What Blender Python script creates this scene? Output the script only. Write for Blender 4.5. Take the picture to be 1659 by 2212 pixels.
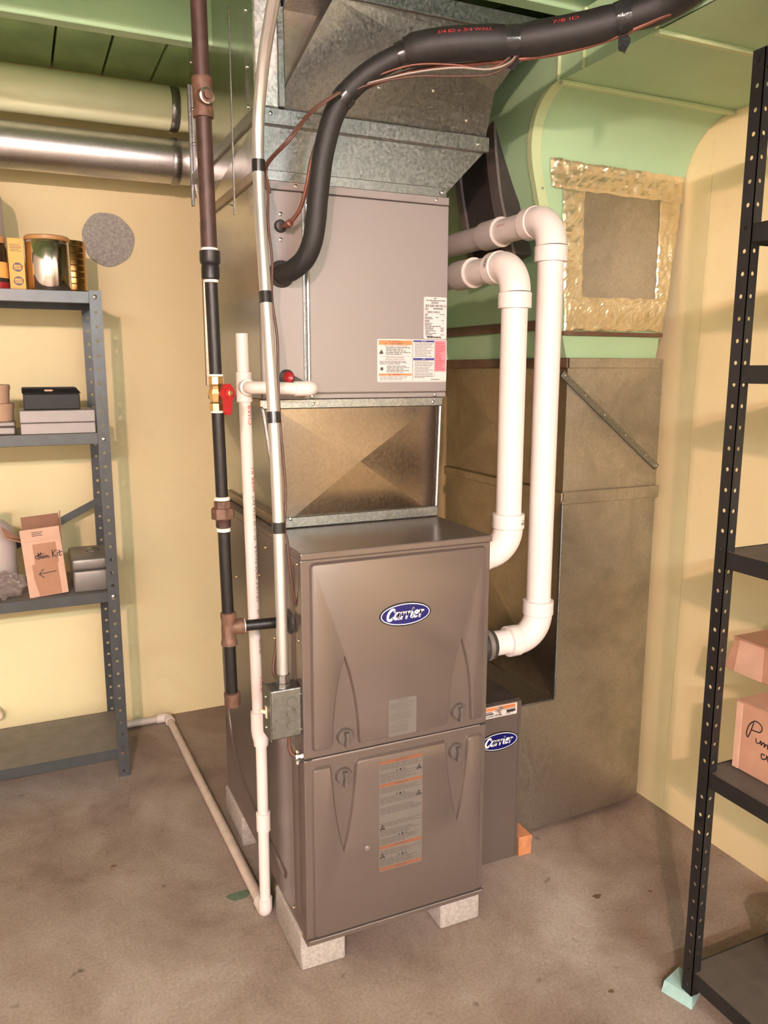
import bpy, bmesh, math, random
from mathutils import Vector, Matrix, noise

for o in list(bpy.data.objects):
    bpy.data.objects.remove(o)
scene = bpy.context.scene
C = scene.collection
random.seed(7)
PI = math.pi

# ------------------------------------------------------------------ camera
F_PX = 1722.1
YAW, PITCH, ROLL = math.radians(-24.383), math.radians(-10.236), math.radians(0.06)
fw = Vector((-math.sin(YAW), math.cos(YAW), 0)) * math.cos(PITCH) + Vector((0, 0, math.sin(PITCH)))
rt = Vector((math.cos(YAW), math.sin(YAW), 0))
up = rt.cross(fw)
rt2 = rt * math.cos(ROLL) + up * math.sin(ROLL)
up2 = up * math.cos(ROLL) - rt * math.sin(ROLL)
cd = bpy.data.cameras.new('camera')
cam = bpy.data.objects.new('camera', cd)
C.objects.link(cam)
cam.matrix_world = Matrix(((rt2.x, up2.x, -fw.x, -0.4925), (rt2.y, up2.y, -fw.y, -1.495),
                           (rt2.z, up2.z, -fw.z, 1.3494), (0, 0, 0, 1)))
cd.sensor_fit = 'VERTICAL'
cd.sensor_height = 24.0
cd.lens = F_PX / 2212.0 * 24.0
cd.clip_start = 0.02
scene.camera = cam

# ------------------------------------------------------------------ light and exposure
w = bpy.data.worlds.new('world')
scene.world = w
w.use_nodes = True
w.node_tree.nodes['Background'].inputs[0].default_value = (0.9, 1.0, 0.86, 1)
w.node_tree.nodes['Background'].inputs[1].default_value = 0.05
scene.view_settings.view_transform = 'Standard'
scene.view_settings.look = 'None'
scene.view_settings.gamma = 1.0
scene.view_settings.exposure = 0.06
BULB_POS = (-1.16, -2.75, 2.06)
BULB_COL, BULB_E = (1.0, 0.60, 0.54), 5600.0
TUBE_COL, TUBE_E = (0.90, 0.97, 0.98), 232.0

# ------------------------------------------------------------------ materials
def new_mat(name):
    m = bpy.data.materials.new(name)
    m.use_nodes = True
    nt = m.node_tree
    b = nt.nodes['Principled BSDF']
    return m, nt, b

def setin(b, **kw):
    names = {'base': 'Base Color', 'rough': 'Roughness', 'metal': 'Metallic', 'spec': 'Specular IOR Level',
             'coat': 'Coat Weight', 'trans': 'Transmission Weight', 'alpha': 'Alpha', 'ior': 'IOR', 'aniso': 'Anisotropic'}
    for k, v in kw.items():
        i = b.inputs[names[k]]
        i.default_value = (*v, 1) if k == 'base' else v

def ramp(nt, fac, stops):
    r = nt.nodes.new('ShaderNodeValToRGB')
    el = r.color_ramp.elements
    while len(el) < len(stops):
        el.new(0.5)
    for e, (p, c) in zip(el, stops):
        e.position = p
        e.color = (*c, 1) if len(c) == 3 else c
    nt.links.new(fac, r.inputs['Fac'])
    return r.outputs['Color']

def coords(nt, scale=(1, 1, 1)):
    tc = nt.nodes.new('ShaderNodeTexCoord')
    mp = nt.nodes.new('ShaderNodeMapping')
    mp.inputs['Scale'].default_value = scale
    nt.links.new(tc.outputs['Object'], mp.inputs['Vector'])
    return mp.outputs['Vector']

def noise_tex(nt, scale, detail=4, rough=0.55, vec=None, dist=0.0):
    n = nt.nodes.new('ShaderNodeTexNoise')
    n.inputs['Scale'].default_value = scale
    n.inputs['Detail'].default_value = detail
    n.inputs['Roughness'].default_value = rough
    n.inputs['Distortion'].default_value = dist
    nt.links.new(vec if vec is not None else coords(nt), n.inputs['Vector'])
    return n.outputs['Fac']

def mix(nt, a, b, fac, mode='MIX'):
    m = nt.nodes.new('ShaderNodeMix')
    m.data_type = 'RGBA'
    m.blend_type = mode
    for s, v in ((6, a), (7, b), (0, fac)):
        if hasattr(v, 'is_output'):
            nt.links.new(v, m.inputs[s])
        else:
            m.inputs[s].default_value = (*v, 1) if isinstance(v, tuple) else v
    return m.outputs[2]

def bump(nt, b, h, strength=0.2, dist=0.002):
    bp = nt.nodes.new('ShaderNodeBump')
    bp.inputs['Strength'].default_value = strength
    bp.inputs['Distance'].default_value = dist
    nt.links.new(h, bp.inputs['Height'])
    nt.links.new(bp.outputs['Normal'], b.inputs['Normal'])

def plain(name, base, rough=0.5, metal=0.0, var=0.0, scale=40, bmp=0.0, spec=0.5):
    m, nt, b = new_mat(name)
    setin(b, base=base, rough=rough, metal=metal, spec=spec)
    if var or bmp:
        f = noise_tex(nt, scale)
        if var:
            lo = tuple(c * (1 - var) for c in base)
            hi = tuple(min(1, c * (1 + var)) for c in base)
            nt.links.new(ramp(nt, f, [(0.3, lo), (0.7, hi)]), b.inputs['Base Color'])
        if bmp:
            bump(nt, b, f, bmp)
    return m

M = {}

def galvanized(name, lo, hi, rough=(0.25, 0.5), scale=90, blot=None, blot_scale=5.0, wob=0.0):
    m, nt, b = new_mat(name)
    v = nt.nodes.new('ShaderNodeTexVoronoi')
    v.inputs['Scale'].default_value = scale
    nt.links.new(coords(nt, (1, 1, 0.8)), v.inputs['Vector'])
    sep = nt.nodes.new('ShaderNodeSeparateColor')
    nt.links.new(v.outputs['Color'], sep.inputs[0])
    col = ramp(nt, sep.outputs[0], [(0.15, lo), (0.85, hi)])
    if blot:
        f = noise_tex(nt, blot_scale, 6, 0.65, dist=0.4)
        k = ramp(nt, f, [(0.42, (0, 0, 0)), (0.68, (1, 1, 1))])
        col = mix(nt, col, blot, k)
    nt.links.new(col, b.inputs['Base Color'])
    rr = nt.nodes.new('ShaderNodeMapRange')
    rr.inputs['To Min'].default_value, rr.inputs['To Max'].default_value = rough
    nt.links.new(sep.outputs[1], rr.inputs['Value'])
    nt.links.new(rr.outputs[0], b.inputs['Roughness'])
    setin(b, metal=1.0)
    if wob:
        bump(nt, b, noise_tex(nt, 4.0, 2), wob, 0.02)
    return m

# painted concrete walls
def wall_mat(name, base, stain):
    m, nt, b = new_mat(name)
    f = noise_tex(nt, 1.6, 5, 0.6)
    c1 = ramp(nt, f, [(0.3, tuple(c * 0.93 for c in base)), (0.7, base)])
    k = ramp(nt, noise_tex(nt, 3.2, 7, 0.7, dist=0.3), [(0.60, (0, 0, 0)), (0.80, (1, 1, 1))])
    nt.links.new(mix(nt, c1, stain, k), b.inputs['Base Color'])
    setin(b, rough=0.6, spec=0.3)
    bump(nt, b, noise_tex(nt, 55, 5, 0.6), 0.25, 0.003)
    return m
M['wall'] = wall_mat('yellow_wall_paint', (0.85, 0.72, 0.41), (0.76, 0.63, 0.34))
M['offwhite'] = plain('offwhite_far_wall', (0.66, 0.64, 0.60), 0.7)
M['duct_lit'] = plain('lightened_green_paint', (0.82, 0.86, 0.56), 0.4, 0, 0.06, 5.0, 0.05)  # pale green lightened to carry lamp light on the upper round duct
M['duct_pipe'] = galvanized('galvanized_round_pipe', (0.55, 0.54, 0.53), (0.62, 0.61, 0.60), (0.34, 0.42), 300)
M['wall_crack'] = plain('wall_crack', (0.66, 0.53, 0.28), 0.7)
M['green'] = plain('green_paint', (0.37, 0.55, 0.32), 0.42, 0, 0.07, 3.0, 0.08)
M['green_pale'] = plain('pale_green_paint', (0.50, 0.60, 0.33), 0.42, 0, 0.06, 4.0, 0.08)
M['green_wood'] = plain('green_painted_wood', (0.40, 0.60, 0.29), 0.6, 0, 0.15, 6.0, 0.2)
M['black_gap'] = plain('dark_gap', (0.02, 0.018, 0.014), 0.9)

# concrete floor
m, nt, b = new_mat('concrete_floor')
f1 = noise_tex(nt, 2.3, 8, 0.62, dist=0.5)
c1 = ramp(nt, f1, [(0.30, (0.165, 0.110, 0.083)), (0.5, (0.300, 0.230, 0.188)), (0.70, (0.42, 0.345, 0.298))])
f2 = noise_tex(nt, 0.9, 5, 0.6)
k2 = ramp(nt, f2, [(0.52, (0, 0, 0)), (0.70, (1, 1, 1))])
c2 = mix(nt, c1, (0.215, 0.142, 0.103), k2)
f3 = noise_tex(nt, 130, 3, 0.7)
k3 = ramp(nt, f3, [(0.3, (0.78, 0.78, 0.78)), (0.7, (1.16, 1.16, 1.16))])
c3 = mix(nt, c2, k3, 1.0, 'MULTIPLY')
f4 = noise_tex(nt, 18, 2, 0.5)
k4 = ramp(nt, f4, [(0.70, (0, 0, 0)), (0.78, (1, 1, 1))])
nt.links.new(mix(nt, c3, (0.13, 0.095, 0.07), k4), b.inputs['Base Color'])
setin(b, rough=0.75, spec=0.25)
bump(nt, b, f3, 0.25, 0.002)
M['floor'] = m

M['concrete'] = plain('raw_concrete', (0.36, 0.335, 0.30), 0.9, 0, 0.25, 120, 0.6)
M['block'] = plain('concrete_block', (0.36, 0.315, 0.285), 0.92, 0, 0.22, 140, 0.7)
M['taupe'] = plain('taupe_metallic_enamel', (0.160, 0.123, 0.106), 0.27, 0.40, 0.012, 300)
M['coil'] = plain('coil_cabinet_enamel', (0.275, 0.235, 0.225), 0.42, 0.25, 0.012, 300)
M['taupe_dark'] = plain('knob_plastic', (0.11, 0.088, 0.078), 0.3, 0.1)
M['galv'] = galvanized('galvanized_steel', (0.28, 0.28, 0.28), (0.38, 0.375, 0.37), (0.30, 0.46), 260)
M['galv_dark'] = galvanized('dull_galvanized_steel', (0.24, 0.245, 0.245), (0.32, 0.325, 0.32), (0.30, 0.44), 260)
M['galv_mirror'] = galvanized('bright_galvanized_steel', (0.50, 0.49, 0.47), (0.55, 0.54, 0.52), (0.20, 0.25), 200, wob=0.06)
M['galv_front'] = galvanized('reflection_tinted_sheet', (0.21, 0.165, 0.14), (0.235, 0.185, 0.16), (0.17, 0.22), 200, wob=0.12)  # bright steel darkened and browned to stand in for the room's reflection
M['galv_spangle'] = galvanized('spangled_galvanized_steel', (0.48, 0.46, 0.45), (0.74, 0.71, 0.69), (0.40, 0.60), 170)
M['galv_old'] = galvanized('aged_galvanized_steel', (0.47, 0.44, 0.40), (0.54, 0.505, 0.46), (0.34, 0.50), 240, (0.34, 0.315, 0.275), 5.0)
M['galv_brown'] = galvanized('browned_galvanized_steel', (0.38, 0.31, 0.245), (0.44, 0.36, 0.285), (0.34, 0.40), 240, (0.30, 0.235, 0.175), 5.0)
M['foil'] = plain('foil_tape', (0.80, 0.70, 0.50), 0.34, 0.9, 0.10, 30)
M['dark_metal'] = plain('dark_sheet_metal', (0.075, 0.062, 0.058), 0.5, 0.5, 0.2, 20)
M['rim_metal'] = plain('brown_metal_rim', (0.26, 0.215, 0.20), 0.5, 0.6, 0.12, 20)
M['brown_strip'] = plain('rusty_cleat', (0.16, 0.09, 0.05), 0.7, 0.3, 0.2, 20)
M['pvc'] = plain('white_pvc', (0.74, 0.65, 0.605), 0.32, 0, 0.02, 12)
M['pvc_grey'] = plain('dusty_pvc', (0.56, 0.50, 0.45), 0.45, 0, 0.06, 14)
M['pvc_dirty'] = plain('scuffed_pvc', (0.62, 0.50, 0.43), 0.45, 0, 0.12, 30)
M['rubber'] = plain('black_rubber', (0.035, 0.03, 0.028), 0.45, 0, 0.1, 30)
M['foam'] = plain('black_foam_insulation', (0.013, 0.011, 0.011), 0.58, 0, 0.25, 90, 0.2)
M['tape'] = plain('black_vinyl_tape', (0.018, 0.017, 0.017), 0.22)
M['tape_shiny'] = plain('black_glossy_tape', (0.03, 0.03, 0.03), 0.12, 0.2, 0.3, 60, 0.8)
m, nt, b = new_mat('black_iron_pipe')
f = noise_tex(nt, 60, 6, 0.7)
nt.links.new(ramp(nt, f, [(0.3, (0.010, 0.009, 0.009)), (0.66, (0.022, 0.018, 0.017)), (0.82, (0.12, 0.10, 0.09))]), b.inputs['Base Color'])
setin(b, rough=0.4, metal=0.4)
M['iron'] = m
M['iron_brown'] = plain('rusted_iron_pipe', (0.060, 0.030, 0.024), 0.5, 0.3, 0.3, 40, 0.2)
M['rust'] = plain('rusty_fitting', (0.13, 0.065, 0.042), 0.6, 0.2, 0.4, 60, 0.4)
M['dope'] = plain('white_thread_sealant', (0.72, 0.67, 0.60), 0.6, 0, 0.2, 90, 0.5)
M['brass'] = plain('brass', (0.72, 0.48, 0.24), 0.28, 1.0, 0.1, 40)
M['red'] = plain('red_plastic', (0.33, 0.012, 0.015), 0.35)
M['copper'] = plain('copper_tube', (0.20, 0.075, 0.05), 0.45, 0.4, 0.2, 40)
M['wire_brown'] = plain('brown_wire_jacket', (0.085, 0.035, 0.022), 0.45)
M['wire_white'] = plain('pale_wire_jacket', (0.32, 0.26, 0.22), 0.4)
M['emt'] = plain('emt_conduit', (0.70, 0.68, 0.67), 0.30, 0.8)
M['boxmetal'] = galvanized('switch_box_steel', (0.20, 0.195, 0.18), (0.25, 0.245, 0.23), (0.42, 0.55), 160)
M['cream'] = plain('cream_plastic', (0.72, 0.56, 0.40), 0.4)
M['chrome'] = plain('zinc_plated_steel', (0.75, 0.75, 0.74), 0.18, 1.0)
M['screw_gold'] = plain('yellow_zinc_screw', (0.75, 0.5, 0.28), 0.25, 1.0)
M['shelf_grey'] = plain('grey_enamelled_steel', (0.068, 0.070, 0.072), 0.32, 0.2, 0.12, 25)
M['shelf_dusty'] = plain('dusty_grey_shelf', (0.19, 0.165, 0.145), 0.6, 0.1, 0.15, 20)
M['rack_black'] = plain('black_enamelled_steel', (0.010, 0.009, 0.009), 0.42, 0.0, 0.3, 30)
M['rack_deck'] = plain('dark_shelf_deck', (0.075, 0.06, 0.05), 0.55, 0, 0.2, 25)
M['wood_edge'] = plain('particle_board', (0.50, 0.30, 0.17), 0.8, 0, 0.25, 90)
M['cardboard'] = plain('brown_cardboard', (0.43, 0.225, 0.145), 0.85, 0, 0.1, 16, 0.15)
M['card_light'] = plain('pale_cardboard', (0.58, 0.35, 0.25), 0.85, 0, 0.08, 16, 0.1)
M['card_dark'] = plain('dark_cardboard', (0.25, 0.12, 0.075), 0.85, 0, 0.1, 16)
M['packtape'] = plain('brown_packing_tape', (0.36, 0.17, 0.095), 0.35, 0, 0.06, 20)
M['ink'] = plain('black_marker', (0.02, 0.014, 0.012), 0.6)
M['ink_grey'] = plain('grey_print', (0.05, 0.043, 0.042), 0.6)
M['ink_red'] = plain('red_print', (0.45, 0.035, 0.04), 0.5)
M['label_white'] = plain('white_label', (0.60, 0.55, 0.52), 0.45)
M['label_orange'] = plain('orange_print', (0.66, 0.21, 0.075), 0.45)
M['label_rust'] = plain('rust_orange_print', (0.21, 0.075, 0.036), 0.45)
M['label_blue'] = plain('blue_print', (0.03, 0.03, 0.20), 0.45)
M['label_pink'] = plain('pink_print', (0.60, 0.20, 0.245), 0.45)
M['label_taupe'] = plain('taupe_label', (0.140, 0.118, 0.103), 0.45, 0.0)
M['ink_soft'] = plain('faded_print', (0.075, 0.06, 0.052), 0.6)
M['badge_blue'] = plain('badge_blue', (0.008, 0.007, 0.095), 0.25)
M['badge_black'] = plain('badge_edge', (0.006, 0.004, 0.012), 0.3)
M['badge_white'] = plain('badge_white', (0.88, 0.87, 0.87), 0.3)
M['mint'] = plain('mint_green_foam', (0.33, 0.50, 0.47), 0.8, 0, 0.1, 60)
M['brickwood'] = plain('orange_softwood', (0.50, 0.20, 0.085), 0.85, 0, 0.3, 30, 0.5)
M['tin'] = plain('polished_tin', (0.78, 0.70, 0.66), 0.12, 1.0)
M['tin_gold'] = plain('gold_lacquered_tin', (0.62, 0.36, 0.14), 0.25, 1.0)
M['tin_dark'] = plain('dark_amber_glass', (0.04, 0.022, 0.012), 0.08, 0.0)
M['amber'] = plain('amber_plastic_lid', (0.50, 0.26, 0.09), 0.4)
M['orange_box'] = plain('orange_carton', (0.82, 0.42, 0.10), 0.6, 0, 0.05, 12)
M['navy'] = plain('navy_print', (0.05, 0.05, 0.09), 0.5)
M['case_black'] = plain('black_vinyl_case', (0.008, 0.007, 0.0065), 0.6, 0, 0.4, 200, 0.3)
M['alu'] = plain('brushed_aluminium', (0.25, 0.215, 0.20), 0.42, 0.35, 0.05, 15)
M['steel_box'] = plain('brushed_steel_box', (0.20, 0.175, 0.16), 0.40, 0.5, 0.08, 30)
M['tan'] = plain('tan_paper_tub', (0.52, 0.33, 0.22), 0.8, 0, 0.06, 20)
M['jug'] = plain('milky_plastic', (0.50, 0.43, 0.40), 0.35)
m, nt, b = new_mat('clear_plastic_film')
setin(b, base=(0.30, 0.24, 0.21), rough=0.12, alpha=0.45)
M['film'] = m
M['porcelain'] = plain('white_porcelain', (0.8, 0.8, 0.78), 0.3)
M['fabric_green'] = plain('green_floor_paint', (0.10, 0.135, 0.085), 0.8, 0, 0.2, 60)

def emit(name, col, e):
    m, nt, b = new_mat(name)
    setin(b, base=(0.9, 0.9, 0.9))
    b.inputs['Emission Color'].default_value = (*col, 1)
    b.inputs['Emission Strength'].default_value = e
    return m
M['bulb'] = emit('lit_bulb', BULB_COL, BULB_E)
M['tube'] = emit('fill_light_tube', TUBE_COL, TUBE_E)

# ------------------------------------------------------------------ geometry helpers
class MB:
    def __init__(s):
        s.bm = bmesh.new()

    def box(s, x0, x1, y0, y1, z0, z1, bev=0.0, seg=2, mtx=None):
        r = bmesh.ops.create_cube(s.bm, size=1.0)
        vs = r['verts']
        for v in vs:
            v.co = Vector(((x0 + x1) / 2 + v.co.x * (x1 - x0), (y0 + y1) / 2 + v.co.y * (y1 - y0), (z0 + z1) / 2 + v.co.z * (z1 - z0)))
        if bev:
            es = list({e for v in vs for e in v.link_edges})
            rb = bmesh.ops.bevel(s.bm, geom=es, offset=bev, segments=seg, affect='EDGES', profile=0.5)
            vs = list({v for f in rb['faces'] for v in f.verts} | {v for v in vs if v.is_valid})
        if mtx is not None:
            bmesh.ops.transform(s.bm, matrix=mtx, verts=[v for v in vs if v.is_valid])
        return s

    def mesh(s, verts, faces):
        vs = [s.bm.verts.new(v) for v in verts]
        for f in faces:
            try:
                s.bm.faces.new([vs[i] for i in f])
            except ValueError:
                pass
        return s

    def prism(s, pts, to3, d):
        """closed polygon pts (2D) -> to3(u,v,0) .. to3(u,v,d)"""
        n = len(pts)
        a = [s.bm.verts.new(to3(u, v, 0)) for u, v in pts]
        b = [s.bm.verts.new(to3(u, v, d)) for u, v in pts]
        s.bm.faces.new(a[::-1])
        s.bm.faces.new(b)
        for i in range(n):
            j = (i + 1) % n
            s.bm.faces.new((a[i], a[j], b[j], b[i]))
        return s

    def raised(s, pts, to3, d, inset):
        """panel with sloping edges: pts at depth 0, inset outline at depth d"""
        rings = []
        for t, h in ((0, 0), (0.2, 0.12), (0.45, 0.5), (0.7, 0.86), (0.88, 0.97), (1, 1)):
            ins = offset_poly(pts, inset * t) if t else pts
            rings.append([s.bm.verts.new(to3(u, v, d * h)) for u, v in ins])
        s.bm.faces.new(rings[-1])
        for a, b in zip(rings, rings[1:]):
            for i in range(len(pts)):
                j = (i + 1) % len(pts)
                s.bm.faces.new((a[i], a[j], b[j], b[i]))
        return s

    def tube(s, path, r, seg=16, caps=True, radii=None):
        P = [Vector(p) for p in path]
        n = len(P)
        T = []
        for i in range(n):
            t = (P[min(i + 1, n - 1)] - P[max(i - 1, 0)])
            T.append(t.normalized())
        ref = Vector((0, 0, 1)) if abs(T[0].z) < 0.9 else Vector((1, 0, 0))
        N = (ref - T[0] * ref.dot(T[0])).normalized()
        rings = []
        for i in range(n):
            N = (N - T[i] * N.dot(T[i])).normalized()
            B = T[i].cross(N)
            rr = radii[i] if radii else r
            rings.append([s.bm.verts.new(P[i] + (N * math.cos(2 * PI * k / seg) + B * math.sin(2 * PI * k / seg)) * rr) for k in range(seg)])
        for i in range(n - 1):
            for k in range(seg):
                s.bm.faces.new((rings[i][k], rings[i][(k + 1) % seg], rings[i + 1][(k + 1) % seg], rings[i + 1][k]))
        if caps:
            s.bm.faces.new(rings[0][::-1])
            s.bm.faces.new(rings[-1])
        return s

    def lathe(s, prof, origin, axis=(0, 0, 1), seg=24):
        """prof: list of (radius, height along axis)"""
        ax = Vector(axis).normalized()
        ref = Vector((1, 0, 0)) if abs(ax.x) < 0.9 else Vector((0, 1, 0))
        N = (ref - ax * ref.dot(ax)).normalized()
        B = ax.cross(N)
        o = Vector(origin)
        rings = []
        for r, h in prof:
            r = max(r, 1e-5)
            rings.append([s.bm.verts.new(o + ax * h + (N * math.cos(2 * PI * k / seg) + B * math.sin(2 * PI * k / seg)) * r) for k in range(seg)])
        for i in range(len(rings) - 1):
            for k in range(seg):
                s.bm.faces.new((rings[i][k], rings[i][(k + 1) % seg], rings[i + 1][(k + 1) % seg], rings[i + 1][k]))
        s.bm.faces.new(rings[0][::-1])
        s.bm.faces.new(rings[-1])
        return s

    def sphere(s, c, r, sc=(1, 1, 1), sub=2):
        m_ = Matrix.Translation(c) @ Matrix.Diagonal((r * sc[0], r * sc[1], r * sc[2], 1))
        bmesh.ops.create_icosphere(s.bm, subdivisions=sub, radius=1.0, matrix=m_)
        return s

    def build(s, name, mat, parent=None, smooth=None, solid=0.0, label=None, flat_top=False):
        bmesh.ops.remove_doubles(s.bm, verts=s.bm.verts[:], dist=1e-6)
        bmesh.ops.recalc_face_normals(s.bm, faces=s.bm.faces[:])
        if solid:
            bmesh.ops.solidify(s.bm, geom=s.bm.faces[:], thickness=solid)
        me = bpy.data.meshes.new(name)
        s.bm.to_mesh(me)
        s.bm.free()
        if smooth:
            for p in me.polygons:
                p.use_smooth = len(p.vertices) <= 16 or not flat_top
            me.set_sharp_from_angle(angle=math.radians(smooth))
        me.materials.append(M[mat] if isinstance(mat, str) else mat)
        o = bpy.data.objects.new(name, me)
        C.objects.link(o)
        adopt(o, parent)
        if label:
            o['label'] = label
        if name in PRINT:
            o['kind'] = 'stuff'
        return o

def adopt(o, parent):
    if parent is not None:
        o.parent = parent
        if parent.type == 'EMPTY':
            o.matrix_parent_inverse = Matrix.Translation(-parent.location)

def offset_poly(pts, d):
    n = len(pts)
    area = sum(pts[i][0] * pts[(i + 1) % n][1] - pts[(i + 1) % n][0] * pts[i][1] for i in range(n))
    sg = 1 if area > 0 else -1
    out = []
    for i in range(n):
        p0, p1, p2 = Vector(pts[i - 1]), Vector(pts[i]), Vector(pts[(i + 1) % n])
        a, b = (p1 - p0).normalized(), (p2 - p1).normalized()
        n1, n2 = Vector((-a.y, a.x)) * sg, Vector((-b.y, b.x)) * sg
        m_ = n1 + n2
        k = m_.length_squared
        m_ = m_ * (2 / k) if k > 0.25 else m_.normalized() * 2
        out.append((p1.x + m_.x * d, p1.y + m_.y * d))
    return out

def thing(name, label, cat, loc=(0, 0, 0), group=None):
    o = bpy.data.objects.new(name, None)
    C.objects.link(o)
    o.location = loc
    o.empty_display_size = 0.05
    return tag(o, label, cat, group)

def tag(o, label, cat, group=None):
    o['label'] = label
    o['category'] = cat
    if group:
        o['group'] = group
    return o

def struct(o):
    o['kind'] = 'structure'
    return o

def smooth_path(pts, n=8):
    P = [Vector(p) for p in pts]
    P = [P[0] * 2 - P[1]] + P + [P[-1] * 2 - P[-2]]
    out = []
    for i in range(1, len(P) - 2):
        p0, p1, p2, p3 = P[i - 1:i + 3]
        for k in range(n):
            t = k / n
            out.append(0.5 * ((2 * p1) + (p2 - p0) * t + (2 * p0 - 5 * p1 + 4 * p2 - p3) * t * t + (3 * p1 - p0 - 3 * p2 + p3) * t ** 3))
    out.append(P[-2])
    return out

def arc(c, a, b, n=10):
    """quarter arc: centre c, from c+a to c+b (a, b perpendicular)"""
    c, a, b = Vector(c), Vector(a), Vector(b)
    return [c + a * math.cos(PI / 2 * i / n) + b * math.sin(PI / 2 * i / n) for i in range(n + 1)]

def rrect(x0, x1, y0, y1, r, n=4):
    out = []
    for cx, cy, a0 in ((x1 - r, y1 - r, 0), (x0 + r, y1 - r, 90), (x0 + r, y0 + r, 180), (x1 - r, y0 + r, 270)):
        for i in range(n + 1):
            a = math.radians(a0 + 90 * i / n)
            out.append((cx + r * math.cos(a), cy + r * math.sin(a)))
    return out

def front(y):
    """2D (x, z) on a plane facing -y; depth grows towards the viewer"""
    return lambda u, v, d: Vector((u, y - d, v))

def side(x):
    """2D (y, z) on a plane facing -x"""
    return lambda u, v, d: Vector((x - d, u, v))

PRINT = ('print', 'small_print', 'white_print', 'red_print', 'pictogram', 'barcode')

def flat(name, pts, to3, mat, parent, t=0.0006):
    return MB().prism(pts, to3, t).build(name, mat, parent)

def rows(mb, to3, x0, x1, z0, z1, n, frac=0.5, d=0.0009, rag=0.3, rnd=random):
    """lines of small print as flat bars"""
    h = (z1 - z0) / n
    for i in range(n):
        zt = z1 - i * h
        xe = x1 - (x1 - x0) * rag * rnd.random() * (rnd.random() < 0.7)
        x = x0
        while x < xe - 0.002:
            wl = min(xe - x, (x1 - x0) * (0.08 + 0.16 * rnd.random()))
            pts = [(x, zt - h * frac), (x + wl, zt - h * frac), (x + wl, zt), (x, zt)]
            vs = [mb.bm.verts.new(to3(u, v, d)) for u, v in pts]
            mb.bm.faces.new(vs)
            x += wl + (x1 - x0) * 0.02
    return mb

def text_mesh(s, size, align='CENTER', shear=0.0, bold=0.0):
    cu = bpy.data.curves.new('t', 'FONT')
    cu.body = s
    cu.size = size
    cu.align_x = align
    cu.align_y = 'CENTER'
    cu.shear = shear
    cu.offset = bold * size
    cu.resolution_u = 3
    ob = bpy.data.objects.new('t', cu)
    C.objects.link(ob)
    dg = bpy.context.evaluated_depsgraph_get()
    me = bpy.data.meshes.new_from_object(ob.evaluated_get(dg))
    bpy.data.objects.remove(ob)
    bpy.data.curves.remove(cu)
    return me

def text(mb, s, to3, u, v, size, d=0.001, align='CENTER', shear=0.0, bold=0.0, fit=None, rot=0.0):
    me = text_mesh(s, size, align, shear, bold)
    k = 1.0
    if fit and len(me.vertices):
        wd = max(q.co.x for q in me.vertices) - min(q.co.x for q in me.vertices)
        k = fit / wd
    ca, sa = math.cos(rot), math.sin(rot)
    vs = [mb.bm.verts.new(to3(u + q.co.x * k * ca - q.co.y * sa, v + q.co.x * k * sa + q.co.y * ca, d)) for q in me.vertices]
    for p in me.polygons:
        try:
            mb.bm.faces.new([vs[i] for i in p.vertices])
        except ValueError:
            pass
    bpy.data.meshes.remove(me)
    return mb

def strokes(mb, lines, to3, u, v, sc, width, d=0.001, shear=0.0, smooth=True):
    """marker / logo lettering: polylines drawn with a round brush"""
    for ln in lines:
        wd = width
        if isinstance(ln, tuple) and isinstance(ln[0], list):
            ln, wd = ln
        P = [Vector((x + shear * y, y, 0)) for x, y in ln]
        if smooth and len(P) > 2:
            P = smooth_path(P, 6)
        n = len(P)
        L, R_ = [], []
        for i in range(n):
            t = (P[min(i + 1, n - 1)] - P[max(i - 1, 0)])
            t = t.normalized() if t.length > 1e-9 else Vector((1, 0, 0))
            nn = Vector((-t.y, t.x, 0)) * wd / 2
            L.append(P[i] + nn)
            R_.append(P[i] - nn)
        f = lambda p: mb.bm.verts.new(to3(u + p.x * sc, v + p.y * sc, d))
        lv, rv = [f(p) for p in L], [f(p) for p in R_]
        for i in range(n - 1):
            mb.bm.faces.new((lv[i], rv[i], rv[i + 1], lv[i + 1]))
        for p in (P[0], P[-1]):
            mb.bm.faces.new([f(p + Vector((math.cos(a), math.sin(a), 0)) * wd / 2) for a in [2 * PI * k / 10 for k in range(10)]])
    return mb

def cyl_map(cx, cy, r, a0, flip=1):
    """wrap print on a vertical pipe: u runs up the pipe, v around it"""
    def f(u, v, d):
        a = a0 + flip * v / r
        return Vector((cx + (r + d) * math.cos(a), cy + (r + d) * math.sin(a), u))
    return f

def perforated(length, width, pitch, hr, thick, offs=0.5):
    """strip along +z (0..length), across u (0..width), with a row of real holes"""
    bm = bmesh.new()
    n = int(length / pitch)
    p = length / n
    c = width * offs
    for i in range(n):
        z0, z1 = i * p, (i + 1) * p
        zc = (z0 + z1) / 2
        hw = min(p / 2, width / 2, 0.012)
        sq = [(width, zc), (width, z1), (c, z1), (0, z1), (0, zc), (0, z0), (c, z0), (width, z0)]
        ho = [(c + hr * math.cos(PI / 4 * k), zc + hr * math.sin(PI / 4 * k)) for k in range(8)]
        a = [bm.verts.new((u, 0, z)) for u, z in sq]
        b_ = [bm.verts.new((u, 0, z)) for u, z in ho]
        for k in range(8):
            j = (k + 1) % 8
            bm.faces.new((a[k], a[j], b_[j], b_[k]))
    bmesh.ops.remove_doubles(bm, verts=bm.verts[:], dist=1e-5)
    bmesh.ops.recalc_face_normals(bm, faces=bm.faces[:])
    bmesh.ops.solidify(bm, geom=bm.faces[:], thickness=thick)
    return bm

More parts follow.
